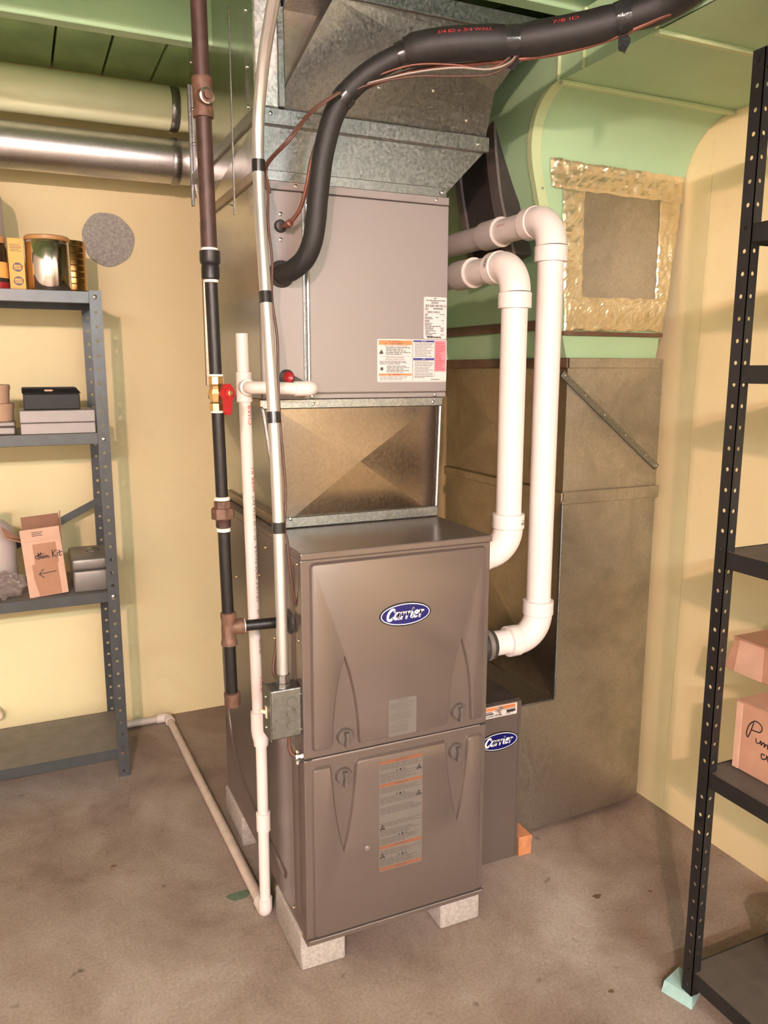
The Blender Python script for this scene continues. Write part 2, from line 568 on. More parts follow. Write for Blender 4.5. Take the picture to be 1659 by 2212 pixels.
def angle_post(name, x, y, z0, length, width, pitch, hr, mat, parent, sx, sy, width2=None):
    """L-section upright, corner at (x, y); legs run sx along x and sy along y"""
    A = perforated(length, width, pitch, hr, 0.0016)
    Bm = perforated(length, width2 or width, pitch, hr, 0.0016)
    mA = Matrix.Translation((x, y, z0)) @ Matrix.Diagonal((sx, 1, 1, 1))
    bmesh.ops.transform(A, matrix=mA, verts=A.verts)
    rot = Matrix(((0, 1, 0, 0), (1, 0, 0, 0), (0, 0, 1, 0), (0, 0, 0, 1)))
    mB = Matrix.Translation((x, y, z0)) @ Matrix.Diagonal((1, sy, 1, 1)) @ rot
    bmesh.ops.transform(Bm, matrix=mB, verts=Bm.verts)
    me = bpy.data.meshes.new('tmp')
    Bm.to_mesh(me)
    Bm.free()
    A.from_mesh(me)
    bpy.data.meshes.remove(me)
    mb = MB()
    mb.bm.free()
    mb.bm = A
    return mb.build(name, mat, parent)

def screw(parent, c, axis, r=0.004, mat='chrome', name='screw'):
    ax = Vector(axis)
    return MB().lathe([(r, -0.001), (r, 0.001), (r * 0.8, 0.0025), (r * 0.3, 0.0032)], c, ax, 10).build(name, mat, parent, 40)

# ================================================================== the room
X0, X1, Y0, Y1, ZC = -2.6, 1.235, -4.2, 1.55, 2.32
struct(MB().box(X0 - 0.1, X1 + 0.1, Y0 - 0.1, Y1 + 0.1, -0.1, 0).build('floor', 'floor'))
wall_back = struct(MB().box(X0 - 0.1, X1 + 0.1, Y1, Y1 + 0.1, 0, ZC + 0.1).build('wall_back', 'wall'))
struct(MB().box(X1, X1 + 0.1, Y0 - 0.1, Y1, 0, ZC + 0.1).build('wall_right', 'wall'))
struct(MB().box(X0 - 0.1, X0, Y0 - 0.1, Y1, 0, ZC + 0.1).build('wall_left', 'offwhite'))
struct(MB().box(X0, X1, Y0 - 0.1, Y0, 0, ZC + 0.1).build('wall_front', 'offwhite'))
floor_ob = bpy.data.objects['floor']
# a round mortar plug in the back wall
crk = [(0.195, 1.947), (0.194, 1.808), (0.202, 1.593), (0.203, 1.395), (0.205, 1.215), (0.207, 0.95), (0.206, 0.602), (0.211, 0.293), (0.219, 0.029)]
cr_ = MB().tube(smooth_path([(X1, y_ + 0.003 * math.sin(i * 2.1), z_) for i, (y_, z_) in enumerate(crk)], 6), 0.0010, 6)
cr_.build('crack', 'wall_crack', bpy.data.objects['wall_right'])
pts = []
for k in range(48):
    a = 2 * PI * k / 48
    r = 0.088 * (1 + 0.022 * math.sin(3 * a + 1) + 0.012 * math.sin(7 * a))
    pts.append((-0.171 + r * 0.98 * math.cos(a), 1.789 + r * 1.02 * math.sin(a)))
MB().prism(pts, front(Y1), 0.006).build('mortar_plug', 'concrete', wall_back, label='round grey mortar plug in the yellow wall')
# green paint spot on the floor
pts = [(-0.066 + 0.030 * math.cos(a) * (1 + 0.2 * math.sin(3 * a)), 0.355 + 0.021 * math.sin(a) * (1 + 0.2 * math.cos(2 * a))) for a in [2 * PI * k / 20 for k in range(20)]]
MB().prism(pts, lambda u, v, d: Vector((u, v, d)), 0.0008).build('paint_spot', 'fabric_green', floor_ob, label='dark green paint spot on the concrete')
for (sx_, sy_, r_) in ((0.78, -0.03, 0.012), (0.18, -0.42, 0.010), (0.12, -0.36, 0.008), (0.60, -0.30, 0.007), (-0.35, 0.62, 0.009), (0.92, -0.07, 0.006)):
    pts = [(sx_ + r_ * math.cos(a) * (1 + 0.35 * math.sin(3 * a + sx_ * 9)), sy_ + 0.7 * r_ * math.sin(a)) for a in [2 * PI * k / 12 for k in range(12)]]
    MB().prism(pts, lambda u, v, d: Vector((u, v, d)), 0.0006).build('floor_spot', 'brown_strip', floor_ob)

# ceiling: green painted boards over joists
ceiling = struct(MB().box(X0 - 0.1, X1 + 0.1, Y0 - 0.1, Y1 + 0.1, ZC + 0.045, ZC + 0.1).build('ceiling', 'black_gap'))
GX = 0.1575
board_me = None
k0 = -7
for i in range(k0, 8):
    xa = -0.003 + i * GX
    if board_me is None:
        ob = MB().box(0.004, GX - 0.004, Y0, Y1, ZC, ZC + 0.04).build('deck_board', 'green_wood', ceiling)
        board_me = ob.data
    else:
        ob = bpy.data.objects.new('deck_board', board_me)
        C.objects.link(ob)
        ob.parent = ceiling
    ob.location.x = xa
MB().box(X0, -0.003 + k0 * GX - 0.004, Y0, Y1, ZC, ZC + 0.04).build('deck_board', 'green_wood', ceiling)
for yj in (0.61, 0.085, -0.36, -0.81, -1.26, -1.71, -2.16, -2.61, -3.06, -3.51):
    MB().box(X0, X1, yj, yj + 0.04, 2.125, ZC, 0.002, 1).build('joist', 'green', ceiling)

# ================================================================== concrete blocks
def block(x, y, label, w=0.108, l=0.20):
    mb = MB()
    mb.box(x, x + w, y, y + l, 0, 0.092, 0.006, 3)
    for v in mb.bm.verts:
        n_ = noise.noise(v.co * 40)
        v.co += Vector((n_, noise.noise(v.co * 33), noise.noise(v.co * 27) * 0.0)) * 0.003
    tag(mb.build('concrete_block', 'block', smooth=30), label, 'block', 'concrete blocks under the furnace')
block(-0.004, 0.034, 'solid grey concrete block under the furnace corner beside the white drain elbow')
block(0.350, 0.026, 'solid grey concrete block under the furnace corner beside the narrow filter cabinet')
block(-0.004, 0.56, 'solid grey concrete block under the rear of the furnace beside the sloping floor pipe')

# ================================================================== furnace
FW, FD, FZ0, FZ1 = 0.448, 0.749, 0.092, 0.981
fur = thing('furnace', 'tall taupe metal gas furnace with two embossed doors, standing on concrete blocks', 'furnace', (FW / 2, FD / 2, FZ0))
MB().box(0.002, FW - 0.002, 0.020, FD, FZ0, FZ1 - 0.016, 0.002, 1).build('casing', 'taupe', fur)
MB().box(-0.001, FW + 0.003, -0.004, FD, FZ1 - 0.015, FZ1, 0.003, 2).build('top_panel', 'taupe', fur)
MB().box(-0.001, FW + 0.001, -0.007, 0.03, FZ0, FZ0 + 0.0115, 0.0012, 1).build('bottom_rail', 'taupe', fur)

def bow(a, b, k, n=6):
    """slightly bulging edge from a to b"""
    a, b = Vector(a), Vector(b)
    d_ = b - a
    nn = Vector((-d_.y, d_.x)) * k
    return [tuple(a + d_ * (i / n) + nn * math.sin(PI * i / n)) for i in range(n + 1)]

def notch_panel(x0, x1, z0, z1, tris, from_bottom):
    r = 0.012
    zb, zt = z0, z1
    pts = []
    if from_bottom:
        pts += [(x0 + r, zb)]
        for (xa, xb, ap) in tris:
            pts += [(xa - 0.008, zb), (xa - 0.002, zb + 0.004)]
            pts += bow((xa, zb + 0.012), ap, 0.035)
            pts += bow(ap, (xb, zb + 0.012), 0.035)[1:]
            pts += [(xb + 0.002, zb + 0.003), (xb + 0.006, zb)]
        for cx, cz, a0 in ((x1 - r, zb + r, 270), (x1 - r, zt - r, 0), (x0 + r, zt - r, 90)):
            pts += [(cx + r * math.cos(math.radians(a0 + 22.5 * i)), cz + r * math.sin(math.radians(a0 + 22.5 * i))) for i in range(5)]
        pts += [(x0 + r + r * math.cos(math.radians(180 + 22.5 * i)), zb + r + r * math.sin(math.radians(180 + 22.5 * i))) for i in range(4)]
    else:
        for cx, cz, a0 in ((x0 + r, zb + r, 180), (x1 - r, zb + r, 270), (x1 - r, zt - r, 0)):
            pts += [(cx + r * math.cos(math.radians(a0 + 22.5 * i)), cz + r * math.sin(math.radians(a0 + 22.5 * i))) for i in range(5)]
        for (xa, xb, ap) in tris[::-1]:
            pts += [(xb + 0.008, zt), (xb + 0.002, zt - 0.004)]
            pts += bow((xb, zt - 0.012), ap, 0.02)
            pts += bow(ap, (xa, zt - 0.012), 0.02)[1:]
            pts += [(xa - 0.002, zt - 0.003), (xa - 0.006, zt)]
        pts += [(x0 + r + r * math.cos(math.radians(90 + 22.5 * i)), zt - r + r * math.sin(math.radians(90 + 22.5 * i))) for i in range(4)]
    return pts

def door(name, z0, z1, panel, lab):
    d_ = MB().box(0.0, FW, 0.0, 0.020, z0, z1, 0.0025, 2).build(name, 'taupe', fur)
    MB().raised(panel, front(0.0), 0.0085, 0.0052).build('embossed_panel', 'taupe', d_, 50, flat_top=True)
    return d_
up_d = door('upper_door', 0.533, 0.9655, notch_panel(0.017, 0.435, 0.5475, 0.960, [(0.066, 0.1215, (0.0915, 0.747)), (0.345, 0.4005, (0.374, 0.749))], True), '')
lo_d = door('lower_door', 0.104, 0.530, notch_panel(0.014, 0.436, 0.106, 0.5125, [(0.0615, 0.1145, (0.0865, 0.306)), (0.340, 0.393, (0.3715, 0.309))], False), '')

MB().tube([(0.004, -0.0072, 0.1040), (FW - 0.004, -0.0072, 0.1040)], 0.0011, 8).build('edge_bead_or_glint', 'coil', fur, 60)  # added lighter line standing in for the highlight on the bottom lip
MB().tube([(0.018, -0.0006, 0.5305), (FW - 0.018, -0.0006, 0.5305)], 0.0010, 8).build('edge_bead_or_glint', 'coil', fur, 60)  # added lighter line standing in for the highlight along the door seam

def knob(x, z, parent):
    k = MB().lathe([(0.0185, 0), (0.0185, 0.006), (0.0165, 0.010), (0.006, 0.0112)], (x, 0.0, z), (0, -1, 0), 28).build('door_knob', 'taupe_dark', parent, 40)
    mb = MB()
    pr = [(-0.0035, -0.021), (0.0035, -0.021), (0.005, -0.012), (0.0028, 0.0), (0.0055, 0.014), (-0.0055, 0.014), (-0.0028, 0.0), (-0.005, -0.012)]
    mb.raised([(x + u, z + v) for u, v in pr], front(-0.0095), 0.011, 0.001)
    mb.build('grip', 'taupe_dark', k)
knob(0.092, 0.571, up_d); knob(0.371, 0.577, up_d)
knob(0.088, 0.481, lo_d); knob(0.3665, 0.481, lo_d)
for xs in (0.011, 0.440):
    MB().box(xs - 0.006, xs + 0.006, -0.0012, 0.004, 0.5285, 0.5345, 0.001, 1).build('hinge_slot', 'black_gap', fur)
sg = MB().lathe([(0.006, 0), (0.006, 0.002), (0.004, 0.003)], (0.141, -0.0085, 0.297), (0, -1, 0), 16).build('sight_glass', 'rim_metal', lo_d, 40)
MB().sphere((0.1395, -0.012, 0.298), 0.0022).build('screw', 'chrome', sg)

# oval badge with lettering drawn stroke by stroke
LOGO = [
    ([(0.62, 0.80), (0.50, 0.97), (0.28, 0.96), (0.08, 0.70), (0.02, 0.36), (0.14, 0.06), (0.36, 0.02), (0.58, 0.20)], 0.20),
    ([(1.10, 0.52), (0.96, 0.64), (0.78, 0.50), (0.74, 0.20), (0.86, 0.05), (1.02, 0.18), (1.10, 0.45)], 0.15),
    ([(1.13, 0.62), (1.09, 0.25), (1.14, 0.06), (1.26, 0.10)], 0.17),
    ([(1.36, 0.60), (1.46, 0.55), (1.45, 0.05)], 0.17), ([(1.46, 0.34), (1.58, 0.60), (1.74, 0.60)], 0.15),
    ([(1.86, 0.60), (1.96, 0.55), (1.95, 0.05)], 0.17), ([(1.96, 0.34), (2.08, 0.60), (2.24, 0.60)], 0.15),
    ([(2.36, 0.60), (2.45, 0.55), (2.43, 0.15), (2.56, 0.06)], 0.17), ([(2.45, 0.87), (2.47, 0.89)], 0.19),
    ([(2.74, 0.34), (3.00, 0.42), (3.04, 0.56), (2.92, 0.64), (2.76, 0.54), (2.71, 0.28), (2.80, 0.06), (3.02, 0.10)], 0.14),
    ([(3.20, 0.60), (3.30, 0.55), (3.29, 0.05)], 0.17), ([(3.30, 0.34), (3.42, 0.60), (3.58, 0.60)], 0.15)]

def badge(cx, y, cz, a, b_, parent):
    ell = lambda k: [(cx + k * a * math.cos(2 * PI * i / 56), cz + (b_ - (1 - k) * a) * math.sin(2 * PI * i / 56)) for i in range(56)]
    g = MB().prism(ell(1.0), front(y), 0.0022).build('oval_badge', 'badge_black', parent, label='blue oval badge with white script lettering')
    flat('white_ring', ell(0.955), front(y - 0.0022), 'badge_white', g, 0.0003)
    flat('blue_field', ell(0.925), front(y - 0.0025), 'badge_blue', g, 0.0003)
    s = a * 2 * 0.70 / 3.62
    LG = [(ln_, wd_ * 1.15) for ln_, wd_ in LOGO]
    strokes(MB(), LG, front(y - 0.0028), cx - a * 0.735, cz - 0.42 * s, s, 0.16, 0.0003, 0.22).build('lettering', 'badge_white', g)
badge(0.2315, -0.0085, 0.828, 0.061, 0.0262, up_d)

# printed plates on the doors
lb = flat('caution_plate', rrect(0.192, 0.261, 0.5505, 0.637, 0.004), front(-0.0085), 'label_taupe', up_d, 0.0005)
mb = MB()
f_ = front(-0.0087)
for (a_, b2, c_, d2) in ((0.192, 0.1926, 0.5505, 0.637), (0.2604, 0.261, 0.5505, 0.637), (0.192, 0.261, 0.5505, 0.5511), (0.192, 0.261, 0.6364, 0.637), (0.194, 0.259, 0.6275, 0.628)):
    mb.bm.faces.new([mb.bm.verts.new(f_(u, v, 0.0006)) for u, v in ((a_, c_), (b2, c_), (b2, d2), (a_, d2))])
text(mb, 'WARNING', f_, 0.2265, 0.6322, 0.0062, 0.0006, fit=0.026)
rows(mb, f_, 0.195, 0.257, 0.612, 0.626, 6, 0.3)
text(mb, 'AVERTISSEMENT', f_, 0.2265, 0.6085, 0.0052, 0.0006, fit=0.032)
rows(mb, f_, 0.196, 0.252, 0.586, 0.604, 8, 0.3)
text(mb, 'ADVERTENCIA', f_, 0.2255, 0.5815, 0.0052, 0.0006, fit=0.030)
rows(mb, f_, 0.195, 0.243, 0.557, 0.577, 8, 0.3)
mb.build('print', 'ink_soft', lb)

lb = flat('instruction_plate', rrect(0.1705, 0.2775, 0.228, 0.4965, 0.004), front(-0.0085), 'label_taupe', lo_d, 0.0005)
f_ = front(-0.0087)
for z_ in (0.489, 0.4345, 0.284, 0.2305):
    flat('orange_band', [(0.171, z_), (0.277, z_), (0.277, z_ + 0.0072), (0.171, z_ + 0.0072)], f_, 'label_rust', lb, 0.0005)
mb = MB()
for z_ in (0.489, 0.4345, 0.284, 0.2305):
    text(mb, 'WARNING', f_, 0.224, z_ + 0.0036, 0.0068, 0.0008, fit=0.030)
for (a_, b2) in ((0.4735, 0.487), (0.4445, 0.466), (0.418, 0.432), (0.392, 0.409), (0.367, 0.384), (0.336, 0.347), (0.314, 0.329), (0.293, 0.309), (0.266, 0.279), (0.240, 0.258)):
    rows(mb, f_, 0.1725, 0.2745, a_, b2, max(3, int((b2 - a_) / 0.0030)), 0.42, 0.0008, 0.4)
mb.build('small_print', 'ink_soft', lb)
mb = MB()
for (xc, zc) in ((0.222, 0.4695), (0.222, 0.412), (0.228, 0.3115), (0.228, 0.2615)):
    for dx in (-0.009, 0.0, 0.009):
        mb.bm.faces.new([mb.bm.verts.new(f_(xc + dx + 0.0028 * math.cos(a), zc + 0.0028 * math.sin(a), 0.001)) for a in [2 * PI * k / (3 if dx else 10) + PI / 2 for k in range(3 if dx else 10)]])
for (xc, zc) in ((0.2685, 0.4655), (0.2685, 0.402), (0.178, 0.336), (0.178, 0.2665)):
    for (dx, dz) in ((0, 0.004), (-0.004, -0.003), (0.004, -0.003), (0, -0.001)):
        mb.bm.faces.new([mb.bm.verts.new(f_(xc + dx + 0.0026 * math.cos(a), zc + dz + 0.0026 * math.sin(a), 0.001)) for a in [2 * PI * k / 6 for k in range(6)]])
mb.build('pictogram', 'ink', lb)

# left flank: pressed ribs and screws
mb = MB()
prof = [(-0.024, 0), (-0.018, 0.004), (-0.008, 0.0062), (0.008, 0.0062), (0.018, 0.004), (0.024, 0)]
zz = [0.125, 0.14, 0.16, 0.50, 0.52, 0.532]
kk = [0.0, 0.75, 1, 1, 0.75, 0.0]
vs = [[mb.bm.verts.new((0.002 - d_ * k, 0.072 + u, z)) for u, d_ in prof] for z, k in zip(zz, kk)]
for i in range(5):
    for j in range(5):
        mb.bm.faces.new((vs[i][j], vs[i][j + 1], vs[i + 1][j + 1], vs[i + 1][j]))
mb.build('pressed_rib', 'taupe', fur, 60)
mb = MB()
zz = [0.555, 0.575, 0.60, 0.90, 0.93, 0.945]
vs = [[mb.bm.verts.new((0.002 - d_ * k * 0.8, 0.070 + u * 0.8, z)) for u, d_ in prof] for z, k in zip(zz, kk)]
for i in range(5):
    for j in range(5):
        mb.bm.faces.new((vs[i][j], vs[i][j + 1], vs[i + 1][j + 1], vs[i + 1][j]))
mb.build('pressed_rib', 'taupe', fur, 60)
path = smooth_path([(0.0015, 0.738, 0.60), (0.0015, 0.725, 0.42), (0.0015, 0.67, 0.28), (0.0015, 0.55, 0.205), (0.0015, 0.36, 0.175), (0.0015, 0.16, 0.165)], 8)
mb = MB()
mb.tube(path, 0.012, 10)
for v in mb.bm.verts:
    v.co.x = 0.0015 + (v.co.x - 0.0015) * 0.35
mb.build('pressed_bead', 'taupe', fur, 60)
for (y_, z_) in ((0.026, 0.953), (0.024, 0.79), (0.20, 0.74), (0.40, 0.72), (0.26, 0.94), (0.32, 0.86), (0.55, 0.80), (0.10, 0.118), (0.03, 0.099), (0.16, 0.54)):
    screw(fur, (0.0018, y_, z_), (-1, 0, 0), 0.004, 'screw_gold')

# ================================================================== sheet-metal transition on the furnace
def brake(mb, c4, lift):
    """cross-braked rectangle: four triangles meeting at a slightly lifted centre"""
    P = [Vector(p) for p in c4]
    ctr = sum(P, Vector()) / 4 + Vector(lift)
    vs = [mb.bm.verts.new(p) for p in P]
    cv = mb.bm.verts.new(ctr)
    for i in range(4):
        mb.bm.faces.new((vs[i], vs[(i + 1) % 4], cv))
    return mb
tr = thing('duct_transition', 'shiny cross-creased sheet-metal box joining the furnace to the coil cabinet', 'duct', (0.23, 0.52, FZ1))
tb = [(0.042, 0.262, 0.984), (0.446, 0.262, 0.984), (0.446, 0.76, 0.984), (0.042, 0.76, 0.984)]
tt = [(0.004, 0.262, 1.276), (0.456, 0.262, 1.276), (0.456, 0.785, 1.276), (0.004, 0.785, 1.276)]
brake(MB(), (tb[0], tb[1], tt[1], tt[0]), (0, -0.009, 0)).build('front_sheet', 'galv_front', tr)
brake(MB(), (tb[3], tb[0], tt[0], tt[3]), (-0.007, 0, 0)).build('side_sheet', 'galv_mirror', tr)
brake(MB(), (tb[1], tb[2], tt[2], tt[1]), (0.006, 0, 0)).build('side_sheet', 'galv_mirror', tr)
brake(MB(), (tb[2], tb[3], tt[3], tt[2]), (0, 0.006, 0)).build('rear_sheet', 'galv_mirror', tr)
MB().box(0.036, 0.450, 0.252, 0.264, 0.982, 1.008, 0.002, 1).build('drive_cleat', 'galv', tr)
MB().box(0.030, 0.043, 0.252, 0.765, 0.982, 1.004, 0.002, 1).build('drive_cleat', 'galv_brown', tr)
MB().box(0.0, 0.458, 0.250, 0.262, 1.258, 1.280, 0.002, 1).build('drive_cleat', 'galv', tr)
MB().box(-0.006, 0.004, 0.250, 0.785, 1.262, 1.280, 0.002, 1).build('drive_cleat', 'galv_brown', tr)
MB().tube([(0.003, 0.259, 1.27), (0.041, 0.259, 0.99)], 0.006, 8).build('corner_seam', 'galv', tr, 40)
MB().tube([(0.455, 0.259, 1.27), (0.446, 0.259, 0.99)], 0.005, 8).build('corner_seam', 'galv', tr, 40)
for (x_, z_) in ((0.06, 1.004), (0.43, 1.268), (0.12, 1.268)):
    screw(tr, (x_, 0.2505, z_), (0, -1, 0), 0.0045)

# ================================================================== coil cabinet
CY = 0.255
co = thing('coil_cabinet', 'pale taupe cooling coil cabinet with warning stickers above the furnace', 'cabinet', (0.23, 0.52, 1.28))
MB().box(0.004, 0.460, CY, 0.790, 1.280, 1.742).build('casing', 'galv_brown', co)
MB().box(0.0005, 0.004, CY + 0.002, 0.790, 1.282, 1.742).build('side_skin', 'galv_mirror', co)
MB().box(0.0, 0.0985, CY - 0.012, CY, 1.283, 1.7245, 0.002, 1).build('pipe_panel', 'coil', co)
ap = MB().box(0.112, 0.463, CY - 0.012, CY, 1.293, 1.7245, 0.002, 1).build('access_panel', 'coil', co)
MB().box(0.0985, 0.112, CY - 0.0065, CY, 1.287, 1.7245, 0.0015, 1).build('seam_strip', 'galv', co)
MB().tube([(0.1085, CY - 0.014, 1.30), (0.1085, CY - 0.014, 1.70)], 0.0035, 8).build('seam_bead', 'chrome', co, 40)
MB().box(0.0, 0.463, CY - 0.013, CY, 1.7262, 1.744, 0.0015, 1).build('top_rail', 'coil', co)
MB().box(0.0, 0.463, CY - 0.010, CY, 1.280, 1.2915, 0.0015, 1).build('bottom_rail', 'coil', co)
for (x_, z_) in ((0.049, 1.676), (0.048, 1.623)):
    screw(co, (x_, CY - 0.0125, z_), (0, -1, 0), 0.005)
for (x_, z_) in ((0.084, 1.7355), (0.428, 1.7355), (0.43, 1.286), (0.115, 1.286)):
    screw(co, (x_, CY - 0.0135, z_), (0, -1, 0), 0.0045)
for z_, r_ in ((1.651, 0.0135), (1.551, 0.029)):
    MB().lathe([(r_, 0), (r_, 0.004), (r_ * 0.8, 0.008), (r_ * 0.4, 0.009)], (0.048, CY - 0.012, z_), (0, -1, 0), 24).build('rubber_grommet', 'rubber', co, 40)
for (x_, z_) in ((0.055, 1.329),):
    g = MB().lathe([(0.017, 0), (0.017, 0.006), (0.011, 0.010)], (x_, CY - 0.012, z_), (0, -1, 0), 24).build('drain_port', 'rubber', co, 40)
    MB().lathe([(0.0125, 0), (0.0125, 0.004), (0.010, 0.006), (0.006, 0.004), (0.002, 0.003)], (x_ + 0.001, CY - 0.022, z_), (0, -1, 0), 20).build('red_plug', 'red', g, 40)
MB().prism([(0.062, 1.338), (0.100, 1.318), (0.098, 1.311), (0.060, 1.316)], front(CY - 0.012), 0.004).build('plug_tether', 'rubber', co)
# left rear upright flange of cabinet and plenum
MB().box(-0.008, 0.004, 0.786, 0.800, 1.30, 1.742, 0.001, 1).build('rear_flange', 'galv_brown', co)

# data sticker
YS = CY - 0.012
lb = flat('data_sticker', rrect(0.3985, 0.4600, 1.4185, 1.516, 0.004), front(YS), 'label_white', ap, 0.0005)
f_ = front(YS)
rr = random.Random(3)
mb = MB()
rows(mb, f_, 0.425, 0.434, 1.5105, 1.5135, 1, 0.6, 0.001, 0)
rows(mb, f_, 0.404, 0.457, 1.5060, 1.5088, 1, 0.6, 0.001, 0, rr)
rows(mb, f_, 0.418, 0.438, 1.4995, 1.5050, 2, 0.5, 0.001, 0, rr)
x = 0.403
while x < 0.457:
    wd = rr.choice((0.0005, 0.0009, 0.0014))
    mb.bm.faces.new([mb.bm.verts.new(f_(u, v, 0.001)) for u, v in ((x, 1.4925), (x + wd, 1.4925), (x + wd, 1.4985), (x, 1.4985))])
    x += wd + rr.choice((0.0006, 0.001, 0.0016))
rows(mb, f_, 0.401, 0.411, 1.4845, 1.4905, 2, 0.5, 0.001, 0, rr)
rows(mb, f_, 0.424, 0.450, 1.4872, 1.4902, 1, 0.8, 0.001, 0, rr)
x = 0.406
while x < 0.442:
    wd = rr.choice((0.0005, 0.0009, 0.0014))
    mb.bm.faces.new([mb.bm.verts.new(f_(u, v, 0.001)) for u, v in ((x, 1.4785), (x + wd, 1.4785), (x + wd, 1.4835), (x, 1.4835))])
    x += wd + rr.choice((0.0006, 0.001, 0.0016))
for (z1_, a1, b1, a2, b2) in ((1.4765, 0.401, 0.412, 0.441, 0.455), (1.4735, 0.401, 0.409, 0, 0), (1.4695, 0.401, 0.421, 0.430, 0.439), (1.4665, 0.401, 0.423, 0, 0), (1.4625, 0.401, 0.415, 0.446, 0.454),
                              (1.4595, 0.401, 0.415, 0, 0), (1.4555, 0.401, 0.423, 0.449, 0.452), (1.4525, 0.401, 0.420, 0, 0), (1.4490, 0.401, 0.446, 0, 0), (1.4452, 0.402, 0.426, 0.443, 0.454), (1.4420, 0.402, 0.424, 0, 0),
                              (1.4380, 0.403, 0.431, 0, 0), (1.4350, 0.403, 0.414, 0, 0), (1.4320, 0.403, 0.433, 0, 0), (1.4290, 0.403, 0.421, 0.443, 0.456), (1.4255, 0.404, 0.425, 0, 0)):
    rows(mb, f_, a1, b1, z1_ - 0.0016, z1_, 1, 1.0, 0.001, 0, rr)
    if b2:
        rows(mb, f_, a2, b2, z1_ - 0.0014, z1_, 1, 1.0, 0.001, 0, rr)
strokes(mb, [[(0.5 * math.cos(a), 0.5 * math.sin(a)) for a in [2 * PI * k / 12 for k in range(13)]], [(-0.25, 0.25), (-0.25, -0.05), (-0.1, -0.15), (0.05, -0.05), (0.05, 0.25)], [(0.2, 0.2), (0.2, -0.25), (0.4, -0.25)]], f_, 0.448, 1.4385, 0.007, 0.12, 0.001)
rows(mb, f_, 0.408, 0.446, 1.4205, 1.4240, 1, 1.0, 0.001, 0, rr)
mb.build('print', 'ink_grey', lb)

# warning sticker
x0, x1, z0, z1 = 0.2775, 0.4615, 1.3165, 1.4165
lb = flat('warning_sticker', rrect(x0, x1, z0, z1, 0.004), front(YS), 'label_white', ap, 0.0005)
sx = lambda t: x0 + (x1 - x0) * t
sz = lambda t: z1 - (z1 - z0) * t
q4 = lambda mb_, a, b_, c, d_, dd: mb_.bm.faces.new([mb_.bm.verts.new(f_(u, v, dd)) for u, v in ((sx(a), sz(d_)), (sx(b_), sz(d_)), (sx(b_), sz(c)), (sx(a), sz(c)))])
for nm_, mt_, a, b_, c, d_ in (('orange_band', 'label_orange', 0.02, 0.49, 0.03, 0.135), ('orange_band', 'label_orange', 0.02, 0.49, 0.80, 0.85), ('blue_band', 'label_blue', 0.51, 0.815, 0.02, 0.06), ('blue_band', 'label_blue', 0.51, 0.815, 0.435, 0.485)):
    mb = MB(); q4(mb, a, b_, c, d_, 0.0008); mb.build(nm_, mt_, lb)
mb = MB(); q4(mb, 0.825, 0.99, 0.02, 0.755, 0.0008); mb.build('pink_field', 'label_pink', lb)
mb = MB()
text(mb, 'WARNING', f_, sx(0.27), sz(0.055), 0.0055, 0.0011, bold=0.01, fit=0.024)
text(mb, 'AVERTISSEMENT', f_, sx(0.27), sz(0.108), 0.0050, 0.0011, bold=0.01, fit=0.036)
for (a, z_) in ((0.17, 0.055), (0.115, 0.108), (0.17, 0.825)):
    mb.bm.faces.new([mb.bm.verts.new(f_(sx(a) + 0.0022 * math.cos(t), sz(z_) + 0.0022 * math.sin(t), 0.0011)) for t in (PI / 2, PI / 2 + 2.09, PI / 2 + 4.19)])
text(mb, 'WARNING', f_, sx(0.27), sz(0.825), 0.0050, 0.0011, bold=0.01, fit=0.022)
text(mb, 'FIRE HAZARD / RISQUE DE FEU', f_, sx(0.26), sz(0.162), 0.0045, 0.0011, fit=0.060)
text(mb, 'EXPLOSION HAZARD', f_, sx(0.25), sz(0.425), 0.0055, 0.0011, fit=0.046)
text(mb, "RISQUE D'EXPLOSION", f_, sx(0.25), sz(0.475), 0.0055, 0.0011, fit=0.049)
rows(mb, f_, sx(0.12), sx(0.47), sz(0.38), sz(0.19), 5, 0.4, 0.0011, 0.4)
rows(mb, f_, sx(0.03), sx(0.46), sz(0.60), sz(0.51), 3, 0.4, 0.0011, 0.4)
rows(mb, f_, sx(0.13), sx(0.48), sz(0.79), sz(0.62), 5, 0.4, 0.0011, 0.3)
rows(mb, f_, sx(0.03), sx(0.46), sz(0.965), sz(0.87), 3, 0.3, 0.0011, 0.3)
rows(mb, f_, sx(0.53), sx(0.80), sz(0.42), sz(0.08), 10, 0.3, 0.0011, 0.5)
rows(mb, f_, sx(0.53), sx(0.80), sz(0.93), sz(0.50), 12, 0.3, 0.0011, 0.5)
for (a, b_, c, d_) in ((0.498, 0.503, 0.02, 0.96), (0.818, 0.821, 0.02, 0.87), (0.02, 0.49, 0.395, 0.399), (0.51, 0.815, 0.875, 0.88), (0.02, 0.985, 0.975, 0.98)):
    q4(mb, a, b_, c, d_, 0.0011)
rows(mb, f_, sx(0.77), sx(0.90), sz(0.955), sz(0.935), 1, 0.8, 0.0011, 0)
